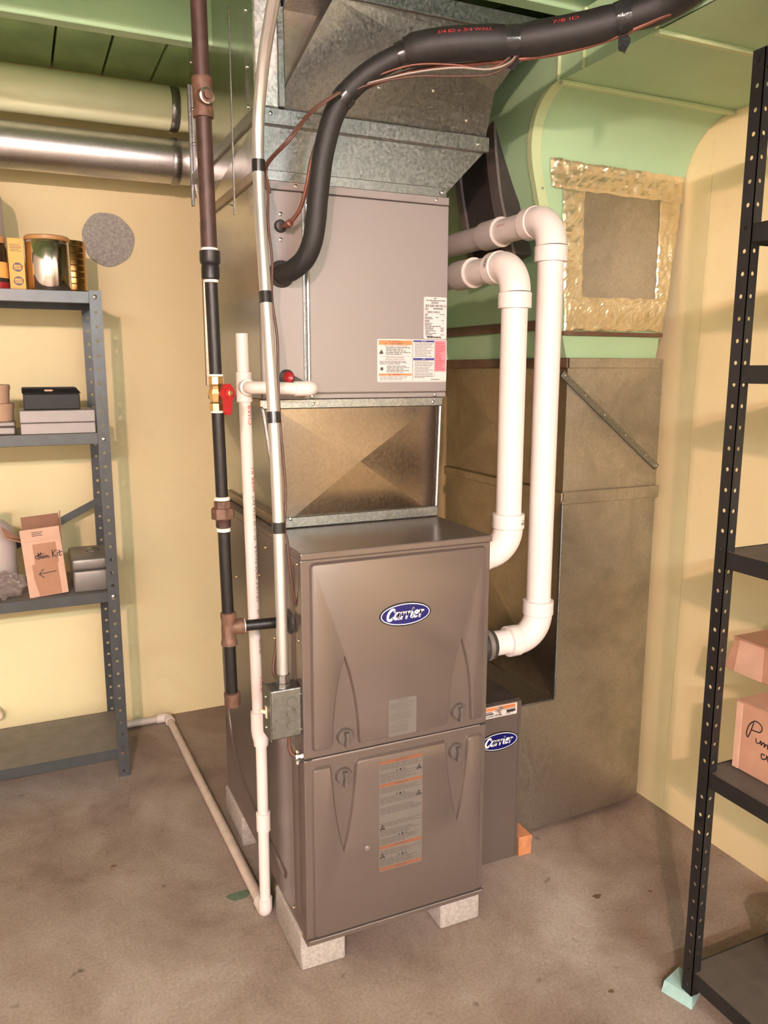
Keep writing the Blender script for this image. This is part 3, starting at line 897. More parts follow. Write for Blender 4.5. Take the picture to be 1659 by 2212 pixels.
# flame and hand pictograms
pts = [(0.0, 0.0), (0.9, 0.0), (0.9, 0.2), (0.75, 0.45), (0.8, 0.7), (0.6, 0.5), (0.5, 1.0), (0.35, 0.45), (0.15, 0.75), (0.2, 0.35), (0.0, 0.2)]
mb.bm.faces.new([mb.bm.verts.new(f_(sx(0.025) + u * 0.0115, sz(0.345) + v * 0.0125, 0.0011)) for u, v in pts])
pts = [(0.3 * math.cos(a) * (1 + 0.5 * (k % 2)), 0.3 * math.sin(a) * (1 + 0.5 * (k % 2))) for k, a in enumerate([2 * PI * k / 14 for k in range(14)])]
mb.bm.faces.new([mb.bm.verts.new(f_(sx(0.062) + u * 0.011, sz(0.69) + v * 0.011, 0.0011)) for u, v in pts])
mb.build('print', 'ink_grey', lb)
mb = MB()
text(mb, 'NOTICE', f_, sx(0.66), sz(0.04), 0.0036, 0.0011, fit=0.013)
text(mb, 'AVIS', f_, sx(0.66), sz(0.46), 0.0036, 0.0011, fit=0.009)
mb.build('white_print', 'label_white', lb)
mb = MB()
text(mb, 'Puron', f_, sx(0.90), sz(0.085), 0.0085, 0.0011, bold=0.01, fit=0.020)
rows(mb, f_, sx(0.835), sx(0.975), sz(0.74), sz(0.14), 14, 0.4, 0.0011, 0.5)
mb.build('red_print', 'ink_red', lb)

# ================================================================== supply plenum above the coil
pl = thing('supply_plenum', 'flared galvanized supply plenum rising from the coil cabinet to the ceiling', 'duct', (0.25, 0.55, 1.742))
Z2, Z3, Z4 = 1.748, 1.858, 2.084
c2 = [(0.002, 0.250), (0.452, 0.250), (0.452, 0.80), (0.002, 0.80)]
c3 = [(0.0, 0.250), (0.562, 0.250), (0.562, 0.89), (0.0, 0.89)]
P2 = [(x_, y_, Z2) for x_, y_ in c2]
P3 = [(x_, y_, Z3) for x_, y_ in c3]
MB().mesh([P2[0], P2[1], P3[1], P3[0]], [(0, 1, 2, 3)]).build('collar_front', 'galv', pl)
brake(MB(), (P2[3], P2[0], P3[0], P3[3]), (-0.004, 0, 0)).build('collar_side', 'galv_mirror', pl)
MB().mesh([P2[1], P2[2], P3[2], P3[1]], [(0, 1, 2, 3)]).build('collar_flare', 'galv', pl)
MB().mesh([P2[2], P2[3], P3[3], P3[2]], [(0, 1, 2, 3)]).build('collar_back', 'galv', pl)
MB().box(0.0, 0.455, 0.241, 0.252, 1.742, 1.764, 0.0015, 1).build('drive_cleat', 'galv', pl)
MB().box(-0.006, 0.003, 0.241, 0.800, 1.742, 1.764, 0.0015, 1).build('drive_cleat', 'galv_brown', pl)
MB().box(-0.002, 0.566, 0.2365, 0.250, 1.853, 1.887, 0.002, 1).build('drive_cleat', 'galv', pl)
MB().box(-0.006, 0.004, 0.245, 0.89, 1.858, 1.886, 0.002, 1).build('drive_cleat', 'galv_dark', pl)
# upper body
zc_ = 1.886
A0, A1, A2 = (0.0, 0.250, zc_), (0.040, 0.250, zc_), (0.562, 0.250, zc_)
B0, B1, B2 = (0.0, 0.250, ZC), (0.142, 0.150, Z4), (0.66, 0.150, Z4)
MB().mesh([A1, (0.040, 0.250, Z4), (0.142, 0.250, Z4)], [(0, 1, 2)]).build('gusset', 'galv_brown', pl)
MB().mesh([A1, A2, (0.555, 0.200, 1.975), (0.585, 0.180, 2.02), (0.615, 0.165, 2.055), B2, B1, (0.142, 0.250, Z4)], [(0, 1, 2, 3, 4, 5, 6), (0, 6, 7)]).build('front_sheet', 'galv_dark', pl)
MB().box(-0.001, 0.0585, 0.2372, 0.2498, 1.888, ZC - 0.002, 0.002, 1).build('corner_strip', 'galv_spangle', pl)
MB().box(0.0465, 0.062, 0.231, 0.2495, 1.888, 2.083, 0.002, 1).build('corner_lap', 'galv', pl)
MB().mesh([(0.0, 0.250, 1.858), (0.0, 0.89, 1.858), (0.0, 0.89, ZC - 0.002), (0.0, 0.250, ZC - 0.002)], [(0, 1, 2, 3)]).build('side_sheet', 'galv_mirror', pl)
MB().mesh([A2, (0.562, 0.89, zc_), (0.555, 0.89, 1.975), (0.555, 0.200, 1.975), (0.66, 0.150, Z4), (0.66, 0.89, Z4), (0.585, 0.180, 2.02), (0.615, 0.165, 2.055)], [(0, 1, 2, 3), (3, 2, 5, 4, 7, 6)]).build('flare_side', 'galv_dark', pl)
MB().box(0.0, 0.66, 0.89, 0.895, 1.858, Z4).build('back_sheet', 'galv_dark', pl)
MB().box(0.062, 0.664, 0.142, 0.885, Z4, Z4 + 0.036).build('top_flange', 'galv_dark', pl)
MB().tube([(0.142, 0.142, Z4), (0.66, 0.142, Z4)], 0.0022, 6).build('fold_line', 'galv', pl)
MB().box(-0.008, 0.0, 0.890, 0.902, 1.80, 2.12, 0.001, 1).build('rear_flange', 'galv_dark', pl)
for (x_, z_) in ((0.03, 1.875), (0.535, 1.868), (0.44, 1.752), (0.10, 1.87)):
    screw(pl, (x_, 0.2360, z_), (0, -1, 0), 0.0045)
for (y_, z_) in ((0.30, 1.98), (0.30, 1.90), (0.30, 2.09), (0.87, 2.05), (0.87, 1.96), (0.87, 2.17), (0.275, 1.872)):
    screw(pl, (-0.0005, y_, z_), (-1, 0, 0), 0.0045)
for (x_, y_, z_) in ((0.27, 0.2170, 1.95), (0.40, 0.2120, 1.96), (0.50, 0.2355, 1.915)):
    screw(pl, (x_, y_, z_), (0, -1, -0.5), 0.004)

# ================================================================== filter cabinet
fc = thing('filter_cabinet', 'narrow taupe air filter cabinet with oval badge between furnace and return duct', 'filter cabinet', (0.57, 0.5, 0))
MB().box(0.452, 0.688, 0.212, 0.80, 0, 0.468, 0.002, 1).build('casing', 'dark_metal', fc)
dr = MB().box(0.4525, 0.686, 0.200, 0.212, 0.004, 0.4665, 0.003, 2).build('door', 'taupe', fc)
MB().box(0.676, 0.6795, 0.1985, 0.2, 0.006, 0.4655).build('edge_bead_or_glint', 'taupe', dr)
lb = flat('caution_strip', rrect(0.470, 0.670, 0.432, 0.464, 0.003), front(0.2), 'label_white', dr, 0.0006)
f_ = front(0.2)
mb = MB(); mb.bm.faces.new([mb.bm.verts.new(f_(u, v, 0.0009)) for u, v in ((0.475, 0.4525), (0.665, 0.4525), (0.665, 0.462), (0.475, 0.462))]); mb.build('orange_band', 'label_orange', lb)
for (a, b_, c, d_) in ((0.628, 0.665, 0.4405, 0.4475), (0.560, 0.596, 0.4425, 0.446), (0.600, 0.665, 0.4495, 0.4508), (0.48, 0.592, 0.448, 0.450)):
    flat('black_band', [(a, c), (b_, c), (b_, d_), (a, d_)], f_, 'ink', lb, 0.0009)
mb = MB(); rows(mb, f_, 0.56, 0.66, 0.434, 0.440, 2, 0.5, 0.0009, 0.2); text(mb, 'WARNING', f_, 0.6425, 0.4572, 0.0065, 0.0012, fit=0.040); mb.build('print', 'ink_grey', lb)
kb = MB().lathe([(0.0075, 0), (0.0075, 0.016), (0.009, 0.018), (0.009, 0.024), (0.008, 0.026)], (0.6125, 0.2, 0.4555), (0, -1, 0), 24).build('door_knob', 'pvc_grey', dr, 40)
badge(0.615, 0.2, 0.362, 0.060, 0.0262, dr)

# ================================================================== galvanized return duct
RX0, RX1, RY0, RY1, RZ = 0.857, 1.190, 0.286, 0.950, 1.374
rd = thing('return_duct', 'dull galvanized return air duct with diagonal cleat, standing on the floor by the wall', 'duct', (1.0, 0.6, 0))
MB().mesh([(RX0, RY0, 0.998), (RX1, RY0, 0.998), (RX1, RY0, RZ), (RX0, RY0, RZ)], [(0, 1, 2, 3)]).build('upper_front', 'galv_old', rd)
MB().mesh([(0.700, RY0, 0.004), (RX1, RY0, 0.02), (RX1, RY0, 0.998), (RX0, RY0, 0.998), (RX0, RY0, 0.405), (0.700, RY0, 0.405)], [(0, 1, 2, 3, 4, 5)]).build('lower_front', 'galv_old', rd)
brake(MB(), ((RX0, RY1, 1.005), (RX0, RY0, 1.005), (RX0, RY0, 1.36), (RX0, RY1, 1.36)), (-0.022, 0, 0)).build('side_sheet', 'galv_brown', rd)
brake(MB(), ((RX0, RY1, 0.40), (RX0, RY0, 0.40), (RX0, RY0, 0.985), (RX0, RY1, 0.985)), (-0.022, 0, 0)).build('side_sheet', 'galv_brown', rd)
MB().mesh([(RX1, RY0, 0.02), (RX1, RY1, 0), (RX1, RY1, RZ), (RX1, RY0, RZ)], [(0, 1, 2, 3)]).build('wall_side', 'galv_old', rd)
MB().mesh([(0.700, RY1, 0), (RX1, RY1, 0), (RX1, RY1, RZ), (RX0, RY1, RZ), (RX0, RY1, 0.405), (0.700, RY1, 0.405)], [(0, 1, 2, 3, 4, 5)]).build('back_sheet', 'galv_old', rd)
MB().mesh([(0.692, RY0, 0.405), (RX0, RY0, 0.405), (RX0, 0.45, 0.402), (RX0, RY1, 0.39), (0.692, RY1, 0.40), (0.692, 0.45, 0.40)], [(0, 1, 2, 5), (5, 2, 3, 4)]).build('boot_top', 'galv_dark', rd)
MB().mesh([(0.700, RY0, 0.0), (0.700, RY1, 0.0), (0.700, RY1, 0.405), (0.700, RY0, 0.405)], [(0, 1, 2, 3)]).build('boot_side', 'galv_dark', rd)
MB().box(RX0 - 0.006, RX1 - 0.025, RY0 - 0.008, RY0, 1.350, 1.377, 0.0015, 1).build('cleat', 'galv_old', rd)
MB().box(RX0 - 0.010, RX0, RY0 - 0.008, RY1, 1.350, 1.377, 0.0015, 1).build('cleat', 'brown_strip', rd)
MB().box(RX0 - 0.006, RX1 + 0.004, RY0 - 0.010, RY0, 0.978, 1.013, 0.0015, 1).build('cleat', 'galv_old', rd)
MB().box(RX0 - 0.012, RX0, RY0 - 0.010, RY1, 0.985, 1.012, 0.003, 2).build('cleat', 'galv_brown', rd)
# diagonal cleat with screws
a_, b2 = Vector((0.835, 0, 1.336)), Vector((1.186, 0, 1.066))
d_ = (b2 - a_).normalized()
nn = Vector((-d_.z, 0, d_.x)) * 0.009
q = [a_ + nn, a_ - nn, b2 - nn, b2 + nn]
dc = MB().prism([(p.x, p.z) for p in q], front(RY0), 0.007).build('diagonal_cleat', 'galv_dark', rd)
for t in (0.02, 0.22, 0.42, 0.64, 0.86, 0.98):
    p = a_.lerp(b2, t)
    screw(dc, (p.x, RY0 - 0.0075, p.z), (0, -1, 0), 0.0035)
MB().tube([(RX0, RY0 - 0.001, 0.41), (RX0, RY0 - 0.001, 0.98)], 0.004, 8).build('corner_seam', 'galv_dark', rd)
MB().tube([(0.70, RY0 - 0.001, 0.405), (RX0, RY0 - 0.001, 0.405)], 0.003, 8).build('corner_seam', 'galv', rd)
ws = MB()
ws.box(0.691, 0.733, 0.196, 0.270, 0, 0.058, 0.003, 2)
for v in ws.bm.verts:
    v.co += Vector((noise.noise(v.co * 60), noise.noise(v.co * 50 + Vector((3, 0, 0))), 0)) * 0.004
tag(ws.build('wood_shim', 'brickwood'), 'rough orange wood offcut on the floor against the filter cabinet', 'wood block')

# ================================================================== green painted return trunk
X1T = X1 - 0.0015
gt = thing('return_air_duct', 'green painted return air duct curving from the galvanized duct along the ceiling', 'duct', (1.0, 0.5, RZ))
xl = lambda z: 0.852 - 0.262 * (z - 1.40)
xr = lambda z: min(X1T, 1.176 + 0.14 * (z - 1.42))
prof = [(0.296, RZ), (0.296, 1.45), (0.296, 1.55), (0.296, 1.70), (0.296, 1.84)]
prof += [(0.136 + 0.16 * math.cos(math.radians(a)), 1.84 + 0.16 * math.sin(math.radians(a))) for a in range(10, 91, 10)]
vs = []
for y_, z_ in prof:
    vs += [(xl(z_), y_, z_), (xr(z_), y_, z_)]
MB().mesh(vs, [(2 * i, 2 * i + 1, 2 * i + 3, 2 * i + 2) for i in range(len(prof) - 1)]).build('throat_sheet', 'green', gt, 50)
vs = []
for y_, z_ in prof:
    vs += [(xl(z_), y_, z_), (xl(z_), 0.95, z_)]
n_ = len(prof)
MB().mesh(vs, [(2 * i, 2 * i + 1, 2 * i + 3, 2 * i + 2) for i in range(n_ - 1)]).build('side_sheet', 'green', gt)
XT = xl(2.0)
MB().mesh([(XT, 0.136, 2.0), (X1T, 0.136, 2.0), (X1T, -0.168, 2.0), (XT, -0.168, 2.0)], [(0, 1, 2, 3)]).build('bottom_sheet', 'green', gt)
MB().mesh([(XT, -0.172, 1.998), (X1T, -0.172, 1.998), (X1T, -1.9, 1.998), (XT, -1.9, 1.998)], [(0, 1, 2, 3)]).build('bottom_sheet', 'green', gt)
MB().mesh([(XT, 0.95, 2.0), (XT, -1.9, 2.0), (XT, -1.9, 2.124), (XT, 0.95, 2.124)], [(0, 1, 2, 3)]).build('trunk_side', 'green', gt)
MB().mesh([(XT, -1.9, 1.998), (X1T, -1.9, 1.998), (X1T, -1.9, 2.124), (XT, -1.9, 2.124)], [(0, 1, 2, 3)]).build('trunk_end', 'green', gt)
MB().mesh([(XT, -1.9, 2.124), (X1T, -1.9, 2.124), (X1T, 0.95, 2.124), (XT, 0.95, 2.124)], [(0, 1, 2, 3)]).build('trunk_top', 'green', gt)
MB().mesh([(0.69, 0.95, RZ), (X1T, 0.95, RZ), (X1T, 0.95, 2.124), (0.69, 0.95, 2.124)], [(0, 1, 2, 3)]).build('back_sheet', 'green', gt)
for y_ in (0.136, -0.170):
    MB().box(XT - 0.004, X1T, y_ - 0.008, y_ + 0.008, 1.990, 2.0, 0.002, 1).build('seam_bead', 'green_pale', gt)
for y_ in (0.145, 0.055, -0.17, -0.55):
    MB().box(XT - 0.008, XT, y_ - 0.004, y_ + 0.004, 2.0, 2.122, 0.002, 1).build('standing_seam', 'green_pale', gt)
# folded flange along the throat edge
mb = MB()
vs = []
for y_, z_ in prof[3:]:
    vs += [(xl(z_) - 0.006, y_ - 0.003, z_), (xl(z_) + 0.022, y_ - 0.003, z_), (xl(z_) - 0.006, y_ + 0.016, z_)]
k_ = len(prof[3:])
fs = []
for i in range(k_ - 1):
    fs += [(3 * i, 3 * i + 1, 3 * i + 4, 3 * i + 3), (3 * i + 2, 3 * i, 3 * i + 3, 3 * i + 5)]
mb.mesh(vs, fs).build('folded_flange', 'green_pale', gt, 50)
MB().box(xl(1.40) - 0.012, 1.183, 0.286, 0.296, 1.436, 1.447, 0.001, 1).build('seam_bead', 'brown_strip', gt)
MB().box(xl(1.47) - 0.008, xl(1.47), 0.296, 0.95, 1.452, 1.480, 0.001, 1).build('seam_bead', 'brown_strip', gt)
screw(gt, (xl(1.80) + 0.012, 0.2925, 1.80), (0, -1, 0), 0.004)
# foil-taped access patch
YP = 0.2935
pt = MB().prism([(0.885, 1.525), (1.165, 1.525), (1.165, 1.812), (0.885, 1.812)], front(YP), 0.002).build('access_patch', 'galv_old', gt, label='grey sheet-metal patch framed with crinkled foil tape')
def foil(p00, p10, p11, p01, nu, nv, amp, sd):
    mb_ = MB()
    a, b_, c, d2 = [Vector((p[0], 0, p[1])) for p in (p00, p10, p11, p01)]
    g_ = []
    for j in range(nv + 1):
        row = []
        for i in range(nu + 1):
            u, v = i / nu, j / nv
            p = a.lerp(b_, u).lerp(d2.lerp(c, u), v)
            h = 0.0035 + amp * (abs(noise.noise(Vector((p.x * 38, sd, p.z * 38)))) + 0.5 * abs(noise.noise(Vector((p.x * 95, sd + 5, p.z * 95)))))
            if i in (0, nu) or j in (0, nv):
                h = 0.0030
                p = p + Vector((noise.noise(p * 40), 0, noise.noise(p * 37))) * 0.004
            yy = YP
            if p.z > 1.84:
                yy = 0.136 + math.sqrt(max(0.0, 0.16 ** 2 - (p.z - 1.84) ** 2)) - 0.002
            row.append(mb_.bm.verts.new((p.x, yy - h, p.z)))
        g_.append(row)
    for j in range(nv):
        for i in range(nu):
            mb_.bm.faces.new((g_[j][i], g_[j][i + 1], g_[j + 1][i + 1], g_[j + 1][i]))
    return mb_.build('foil_tape', 'foil', pt)
foil((0.790, 1.806), (1.228, 1.800), (1.228, 1.868), (0.780, 1.876), 60, 10, 0.006, 1)
foil((0.838, 1.53), (0.897, 1.53), (0.892, 1.806), (0.822, 1.806), 10, 44, 0.004, 2)
foil((1.150, 1.54), (1.196, 1.54), (1.222, 1.80), (1.148, 1.80), 10, 44, 0.005, 3)
foil((0.842, 1.448), (1.181, 1.452), (1.194, 1.540), (0.840, 1.536), 56, 14, 0.005, 4)

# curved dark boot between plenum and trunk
ob_ = [(0.430, 1.988), (0.416, 1.90), (0.391, 1.80), (0.359, 1.724), (0.318, 1.640)]
ib_ = [(0.636, 1.905), (0.621, 1.841), (0.591, 1.76), (0.556, 1.667), (0.530, 1.600)]
cb = thing('curved_boot', 'dark curved sheet-metal duct boot with pale rims behind the white vent pipes', 'duct', (0.71, 0.45, 1.62))
o_s = smooth_path([(0.70, y_, z_) for y_, z_ in ob_], 5)
i_s = smooth_path([(0.70, y_, z_) for y_, z_ in ib_], 5)
def ruled(A_, B_, x, th):
    mb_ = MB()
    n = len(A_)
    vs_ = [(x, p.y, p.z) for p in A_] + [(x, p.y, p.z) for p in B_] + [(x + th, p.y, p.z) for p in A_] + [(x + th, p.y, p.z) for p in B_]
    fs_ = []
    for i in range(n - 1):
        fs_ += [(i, i + 1, n + i + 1, n + i), (2 * n + i, 3 * n + i, 3 * n + i + 1, 2 * n + i + 1), (i, 2 * n + i, 2 * n + i + 1, i + 1), (n + i, n + i + 1, 3 * n + i + 1, 3 * n + i)]
    fs_ += [(0, n, 3 * n, 2 * n), (n - 1, 3 * n - 1, 4 * n - 1, 2 * n - 1)]
    return mb_.mesh(vs_, fs_)
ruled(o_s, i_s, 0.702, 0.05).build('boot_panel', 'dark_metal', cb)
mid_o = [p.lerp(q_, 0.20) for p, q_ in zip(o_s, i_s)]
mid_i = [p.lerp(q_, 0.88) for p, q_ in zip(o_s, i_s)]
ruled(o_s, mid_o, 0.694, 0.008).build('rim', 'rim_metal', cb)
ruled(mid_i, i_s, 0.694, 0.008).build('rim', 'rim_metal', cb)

# ================================================================== round ducts along the back wall
def round_duct(name, label, y, z, r, mat, zend):
    t = thing(name, label, 'duct', (-0.5, y, z - r))
    path = [(-1.9, y, z), (-0.6, y, z), (0.05, y, z)]
    path += [Vector((0.05 + 0.16 * math.sin(a), y - 0.16 + 0.16 * math.cos(a), z)) for a in [PI / 2 * k / 8 for k in range(1, 9)]]
    path += [(0.21, 0.90, z)]
    MB().tube(path, r, 40).build('pipe', mat, t, 40)
    for xs in (-0.52, -1.2):
        MB().lathe([(r + 0.0005, -0.003), (r + 0.003, -0.001), (r + 0.003, 0.001), (r + 0.0005, 0.003)], (xs, y, z), (1, 0, 0), 40).build('crimp_bead', mat, t, 40)
    MB().lathe([(r + 0.001, -0.014), (r + 0.004, -0.010), (r + 0.004, 0.010), (r + 0.001, 0.014)], (0.035, y, z), (1, 0, 0), 40).build('collar', 'galv', t, 40)
    return t
round_duct('round_duct', 'round duct pipe painted pale green along the back wall under the ceiling boards', 1.35, 2.184, 0.066, 'duct_lit', 0)
round_duct('round_duct', 'bare galvanized round duct pipe along the back wall above the grey shelf', 1.37, 2.026, 0.070, 'duct_pipe', 0)

# ================================================================== white PVC vent pipes
PR, HR = 0.0302, 0.0362
def vent(label, x, ztop, zbot, wall_y, rings, rubber):
    t = thing('vent_pipe', label, 'pipe', (x, 0.09, zbot), 'white plastic furnace vent pipes')
    y = 0.09
    R_ = 0.062
    # horizontal run from the back
    MB().tube([(x, y + R_ + 0.15, ztop), (x, wall_y, ztop)], PR, 32).build('pipe', 'pvc_grey', t, 40)
    MB().tube([(x, y + R_, ztop), (x, y + R_ + 0.15, ztop)], PR, 32).build('pipe_stub', 'pvc', t, 40)
    MB().lathe([(PR, 0), (HR, 0.001), (HR, 0.075), (HR + 0.001, 0.076), (HR, 0.080), (PR, 0.081)], (x, rings[0] + 0.08, ztop), (0, -1, 0), 36).build('coupling', 'pvc_grey', t, 40)
    MB().lathe([(PR, 0), (HR + 0.0005, 0.0005), (HR + 0.0005, 0.005), (PR, 0.0055)], (x, rings[0] + 0.0052, ztop), (0, -1, 0), 36).build('coupling_lip', 'pvc', t, 40)
    # top elbow
    mb = MB()
    mb.tube(arc((x, y + R_, ztop - R_), (0, 0, R_), (0, -R_, 0), 14), HR - 0.001, 36)
    e = mb.build('elbow', 'pvc', t, 40)
    MB().lathe([(PR, 0), (HR + 0.0018, 0.001), (HR + 0.0018, 0.032), (HR, 0.034)], (x, y + R_ + 0.034, ztop), (0, -1, 0), 36).build('hub', 'pvc', e, 40)
    MB().lathe([(PR, 0), (HR + 0.0018, 0.001), (HR + 0.0018, 0.034), (HR, 0.036)], (x, y, ztop - R_ - 0.036), (0, 0, 1), 36).build('hub', 'pvc', e, 40)
    # vertical run
    MB().tube([(x, y, zbot + R_), (x, y, ztop - R_)], PR, 36).build('pipe', 'pvc', t, 40)
    # bottom elbow into the furnace side
    e = MB().tube(arc((x - R_, y, zbot + R_), (R_, 0, 0), (0, 0, -R_), 14), HR - 0.001, 36).build('elbow', 'pvc', t, 40)
    MB().lathe([(HR, 0), (HR + 0.0018, 0.002), (HR + 0.0018, 0.035), (PR, 0.036)], (x, y, zbot + R_ - 0.002), (0, 0, 1), 36).build('hub', 'pvc', e, 40)
    MB().lathe([(HR, 0), (HR + 0.0018, 0.002), (HR + 0.0018, 0.030), (PR, 0.031)], (x - R_ + 0.004, y, zbot), (-1, 0, 0), 36).build('hub', 'pvc', e, 40)
    x2 = x - R_ - 0.02
    if rubber:
        MB().tube([(x2, y, zbot), (0.47, y, zbot)], PR, 32).build('pipe_stub', 'pvc', t, 40)
        rc = MB().lathe([(0.034, 0), (0.037, 0.002), (0.0385, 0.008), (0.037, 0.014), (0.037, 0.034), (0.0385, 0.040), (0.037, 0.046), (0.037, 0.068), (0.034, 0.07)], (0.446, y, zbot), (1, 0, 0), 36).build('rubber_coupling', 'rubber', t, 30)
        for xo in (0.470, 0.498):
            MB().lathe([(0.0375, -0.0055), (0.0392, -0.0055), (0.0392, 0.0055), (0.0375, 0.0055)], (xo, y, zbot), (1, 0, 0), 36).build('clamp_band', 'chrome' if xo < 0.48 else 'rim_metal', rc, 40)
        MB().lathe([(0.004, -0.008), (0.005, -0.006), (0.005, 0.006), (0.002, 0.008)], (0.484, y - 0.008, zbot + 0.043), (0, 1, 0), 12).build('clamp_screw', 'chrome', rc, 40)
    else:
        MB().tube([(x2, y, zbot), (0.446, y, zbot)], PR, 32).build('pipe_stub', 'rubber', t, 40)
    return t
va = vent('white plastic vent pipe with the lower elbow, entering the furnace near its top', 0.553, 1.581, 0.912, 1.55, [0.272], False)
vb = vent('white plastic vent pipe clamped to the furnace side by a black rubber coupling', 0.648, 1.688, 0.686, 1.55, [0.300], True)
# barcodes and print on the fittings
def ybar(x, y0, z, r, a0, parent):
    mb_ = MB()
    rr_ = random.Random(5)
    u = 0.0
    while u < 0.022:
        wd = rr_.choice((0.0008, 0.0013))
        for (v0, v1) in ((0, 0.010),):
            mb_.bm.faces.new([mb_.bm.verts.new((x + (r + 0.0004) * math.cos(a0 + (p_[0]) / r), y0 + p_[1], z + (r + 0.0004) * math.sin(a0 + p_[0] / r))) for p_ in ((u, v0), (u + wd, v0), (u + wd, v1), (u, v1))])
        u += wd + rr_.choice((0.0007, 0.0014))
    mb_.build('barcode', 'ink_grey', parent)
ybar(0.553, 0.158, 1.581, HR + 0.002, math.radians(150), va)
mb = MB()
text(mb, 'D25 16 18', lambda u, v, d: Vector((0.648 + (PR + d) * math.cos(math.radians(165) - v / PR), 0.262 - u, 1.688 + (PR + d) * math.sin(math.radians(165) - v / PR))), 0, 0, 0.009, 0.0006, fit=0.034)
mb.build('print', 'ink_red', vb)
f_ = cyl_map(0.553, 0.09, HR + 0.002, math.radians(-70))
mb = MB()
u = 0.0
rr_ = random.Random(9)
while u < 0.026:
    wd = rr_.choice((0.0008, 0.0013))
    mb.bm.faces.new([mb.bm.verts.new(f_(p_[1], p_[0], 0.0004)) for p_ in ((u, 0.983), (u + wd, 0.983), (u + wd, 0.990), (u, 0.990))])
    u += wd + rr_.choice((0.0007, 0.0014))
rows(mb, lambda u, v, d: f_(v, u, d), 0.004, 0.020, 0.9925, 0.9945, 1, 0.7, 0.0004, 0)
mb.build('barcode', 'ink_grey', va)

# ================================================================== condensate drain
DR, DH = 0.0134, 0.0172
DY, DZT = 0.245, 1.308
XU, XL = -0.038, -0.0255
dp = thing('condensate_drain', 'thin white plastic drain pipe running from the coil cabinet down to the floor', 'pipe', (XL, DY, 0))
MB().tube([(XU - 0.004, DY, 1.33), (XU - 0.005, DY, 1.423)], DR, 24).build('vent_stub', 'pvc', dp, 40)
te = MB().lathe([(DR, -0.001), (DH, 0), (DH, 0.064), (DR, 0.065)], (XU - 0.003, DY, 1.276), (0, 0, 1), 28).build('tee', 'pvc', dp, 40)
MB().lathe([(DH - 0.002, 0), (DH, 0.01), (DH, 0.032), (DR, 0.033)], (XU - 0.003, DY, DZT), (0, -1, 0), 28).build('branch', 'pvc', te, 40)
p_ = [(XU - 0.003, DY - 0.03, DZT)] + arc((XU + 0.017, DY - 0.048, DZT), (-0.020, 0, 0), (0, -0.020, 0), 8) + [(0.055, DY - 0.068, DZT - 0.003)]
MB().tube(p_, DR, 24).build('elbow_run', 'pvc', dp, 40)
p_ = [(0.052, DY - 0.068, DZT - 0.003)] + arc((0.075, DY - 0.048, DZT - 0.003), (0, -0.020, 0), (0.020, 0, 0), 8) + [(0.095, CY, DZT - 0.003)]
MB().tube(p_, DH - 0.001, 24).build('elbow', 'pvc', dp, 40)
# upright with print
up_ = MB().tube([(XU - 0.003, DY, 1.30), (-0.031, DY, 0.535)], DR, 28).build('upright', 'pvc', dp, 40)
# offset coupling
mb = MB()
mb.tube([(-0.0315, DY, 0.548), (-0.0315, DY, 0.505), (-0.028, DY, 0.490), (XL, DY, 0.474), (XL, DY, 0.462)], DH, 28, radii=[DH, DH, DH + 0.002, DH + 0.001, DH])
mb.build('offset_coupling', 'pvc', dp, 40)
MB().tube([(XL, DY, 0.47), (XL - 0.001, DY, 0.03)], DR, 28).build('upright', 'pvc', dp, 40)
MB().lathe([(DR, -0.001), (DH, 0), (DH, 0.046), (DR, 0.047)], (XL, DY, 0.240), (0, 0, 1), 28).build('coupling', 'pvc', dp, 40)
e = MB().tube([(XL - 0.001, DY, 0.055), (XL - 0.001, DY, 0.034)] + arc((XL - 0.001, DY + 0.017, 0.034), (0, -0.017, 0), (0, 0, -0.017), 8)[1:] + [(XL - 0.002, DY + 0.045, 0.0175)], DH, 24).build('elbow', 'pvc', dp, 40)
MB().tube([(XL - 0.002, DY + 0.04, 0.0165), (-0.056, 1.470, 0.0165)], DR, 24).build('floor_run', 'pvc_dirty', dp, 40)
e = MB().tube([(-0.056, 1.445, 0.0175), (-0.056, 1.462, 0.0175)] + arc((-0.078, 1.468, 0.0175), (0.022, 0, 0), (0, 0.022, 0), 8) + [(-0.10, 1.49, 0.0175)], DH, 24).build('elbow', 'pvc', dp, 40)
MB().tube([(-0.095, 1.49, 0.0165), (-1.25, 1.50, 0.0165)], DR, 20).build('wall_run', 'pvc_grey', dp, 40)
def upx(z):
    return (XU - 0.003) + (-0.031 - (XU - 0.003)) * (1.30 - z) / (1.30 - 0.535)
def drain_print(mb_, s, z, size, fit=None, a0=-50):
    me = text_mesh(s, size, 'LEFT')
    k = 1.0
    if fit:
        k = fit / (max(q.co.x for q in me.vertices))
    vs_ = []
    for q in me.vertices:
        zz_ = z + q.co.x * k
        a = math.radians(a0) - q.co.y / DR * 1.0
        vs_.append(mb_.bm.verts.new((upx(zz_) + (DR + 0.0005) * math.cos(a + 0), DY + (DR + 0.0005) * math.sin(a), zz_)))
    for p in me.polygons:
        mb_.bm.faces.new([vs_[i] for i in p.vertices])
    bpy.data.meshes.remove(me)
mb = MB()
drain_print(mb, 'CHAR', 1.225, 0.013, 0.045, -58)
drain_print(mb, '@ 23°C', 0.600, 0.011, 0.040, -52)
drain_print(mb, '#6BR JU', 1.075, 0.011, 0.055, -52)
mb.build('red_print', 'ink_red', up_)
mb = MB()
drain_print(mb, '02/15/20 13:56 EXT.', 0.965, 0.011, 0.105, -52)
drain_print(mb, 'CP-110-F  MADE IN U.S.A.', 0.820, 0.011, 0.135, -52)
drain_print(mb, '1785-15', 0.757, 0.011, 0.045, -52)
drain_print(mb, 'IIP Code', 0.695, 0.009, 0.035, -52)
mb.build('print', 'ink_grey', up_)

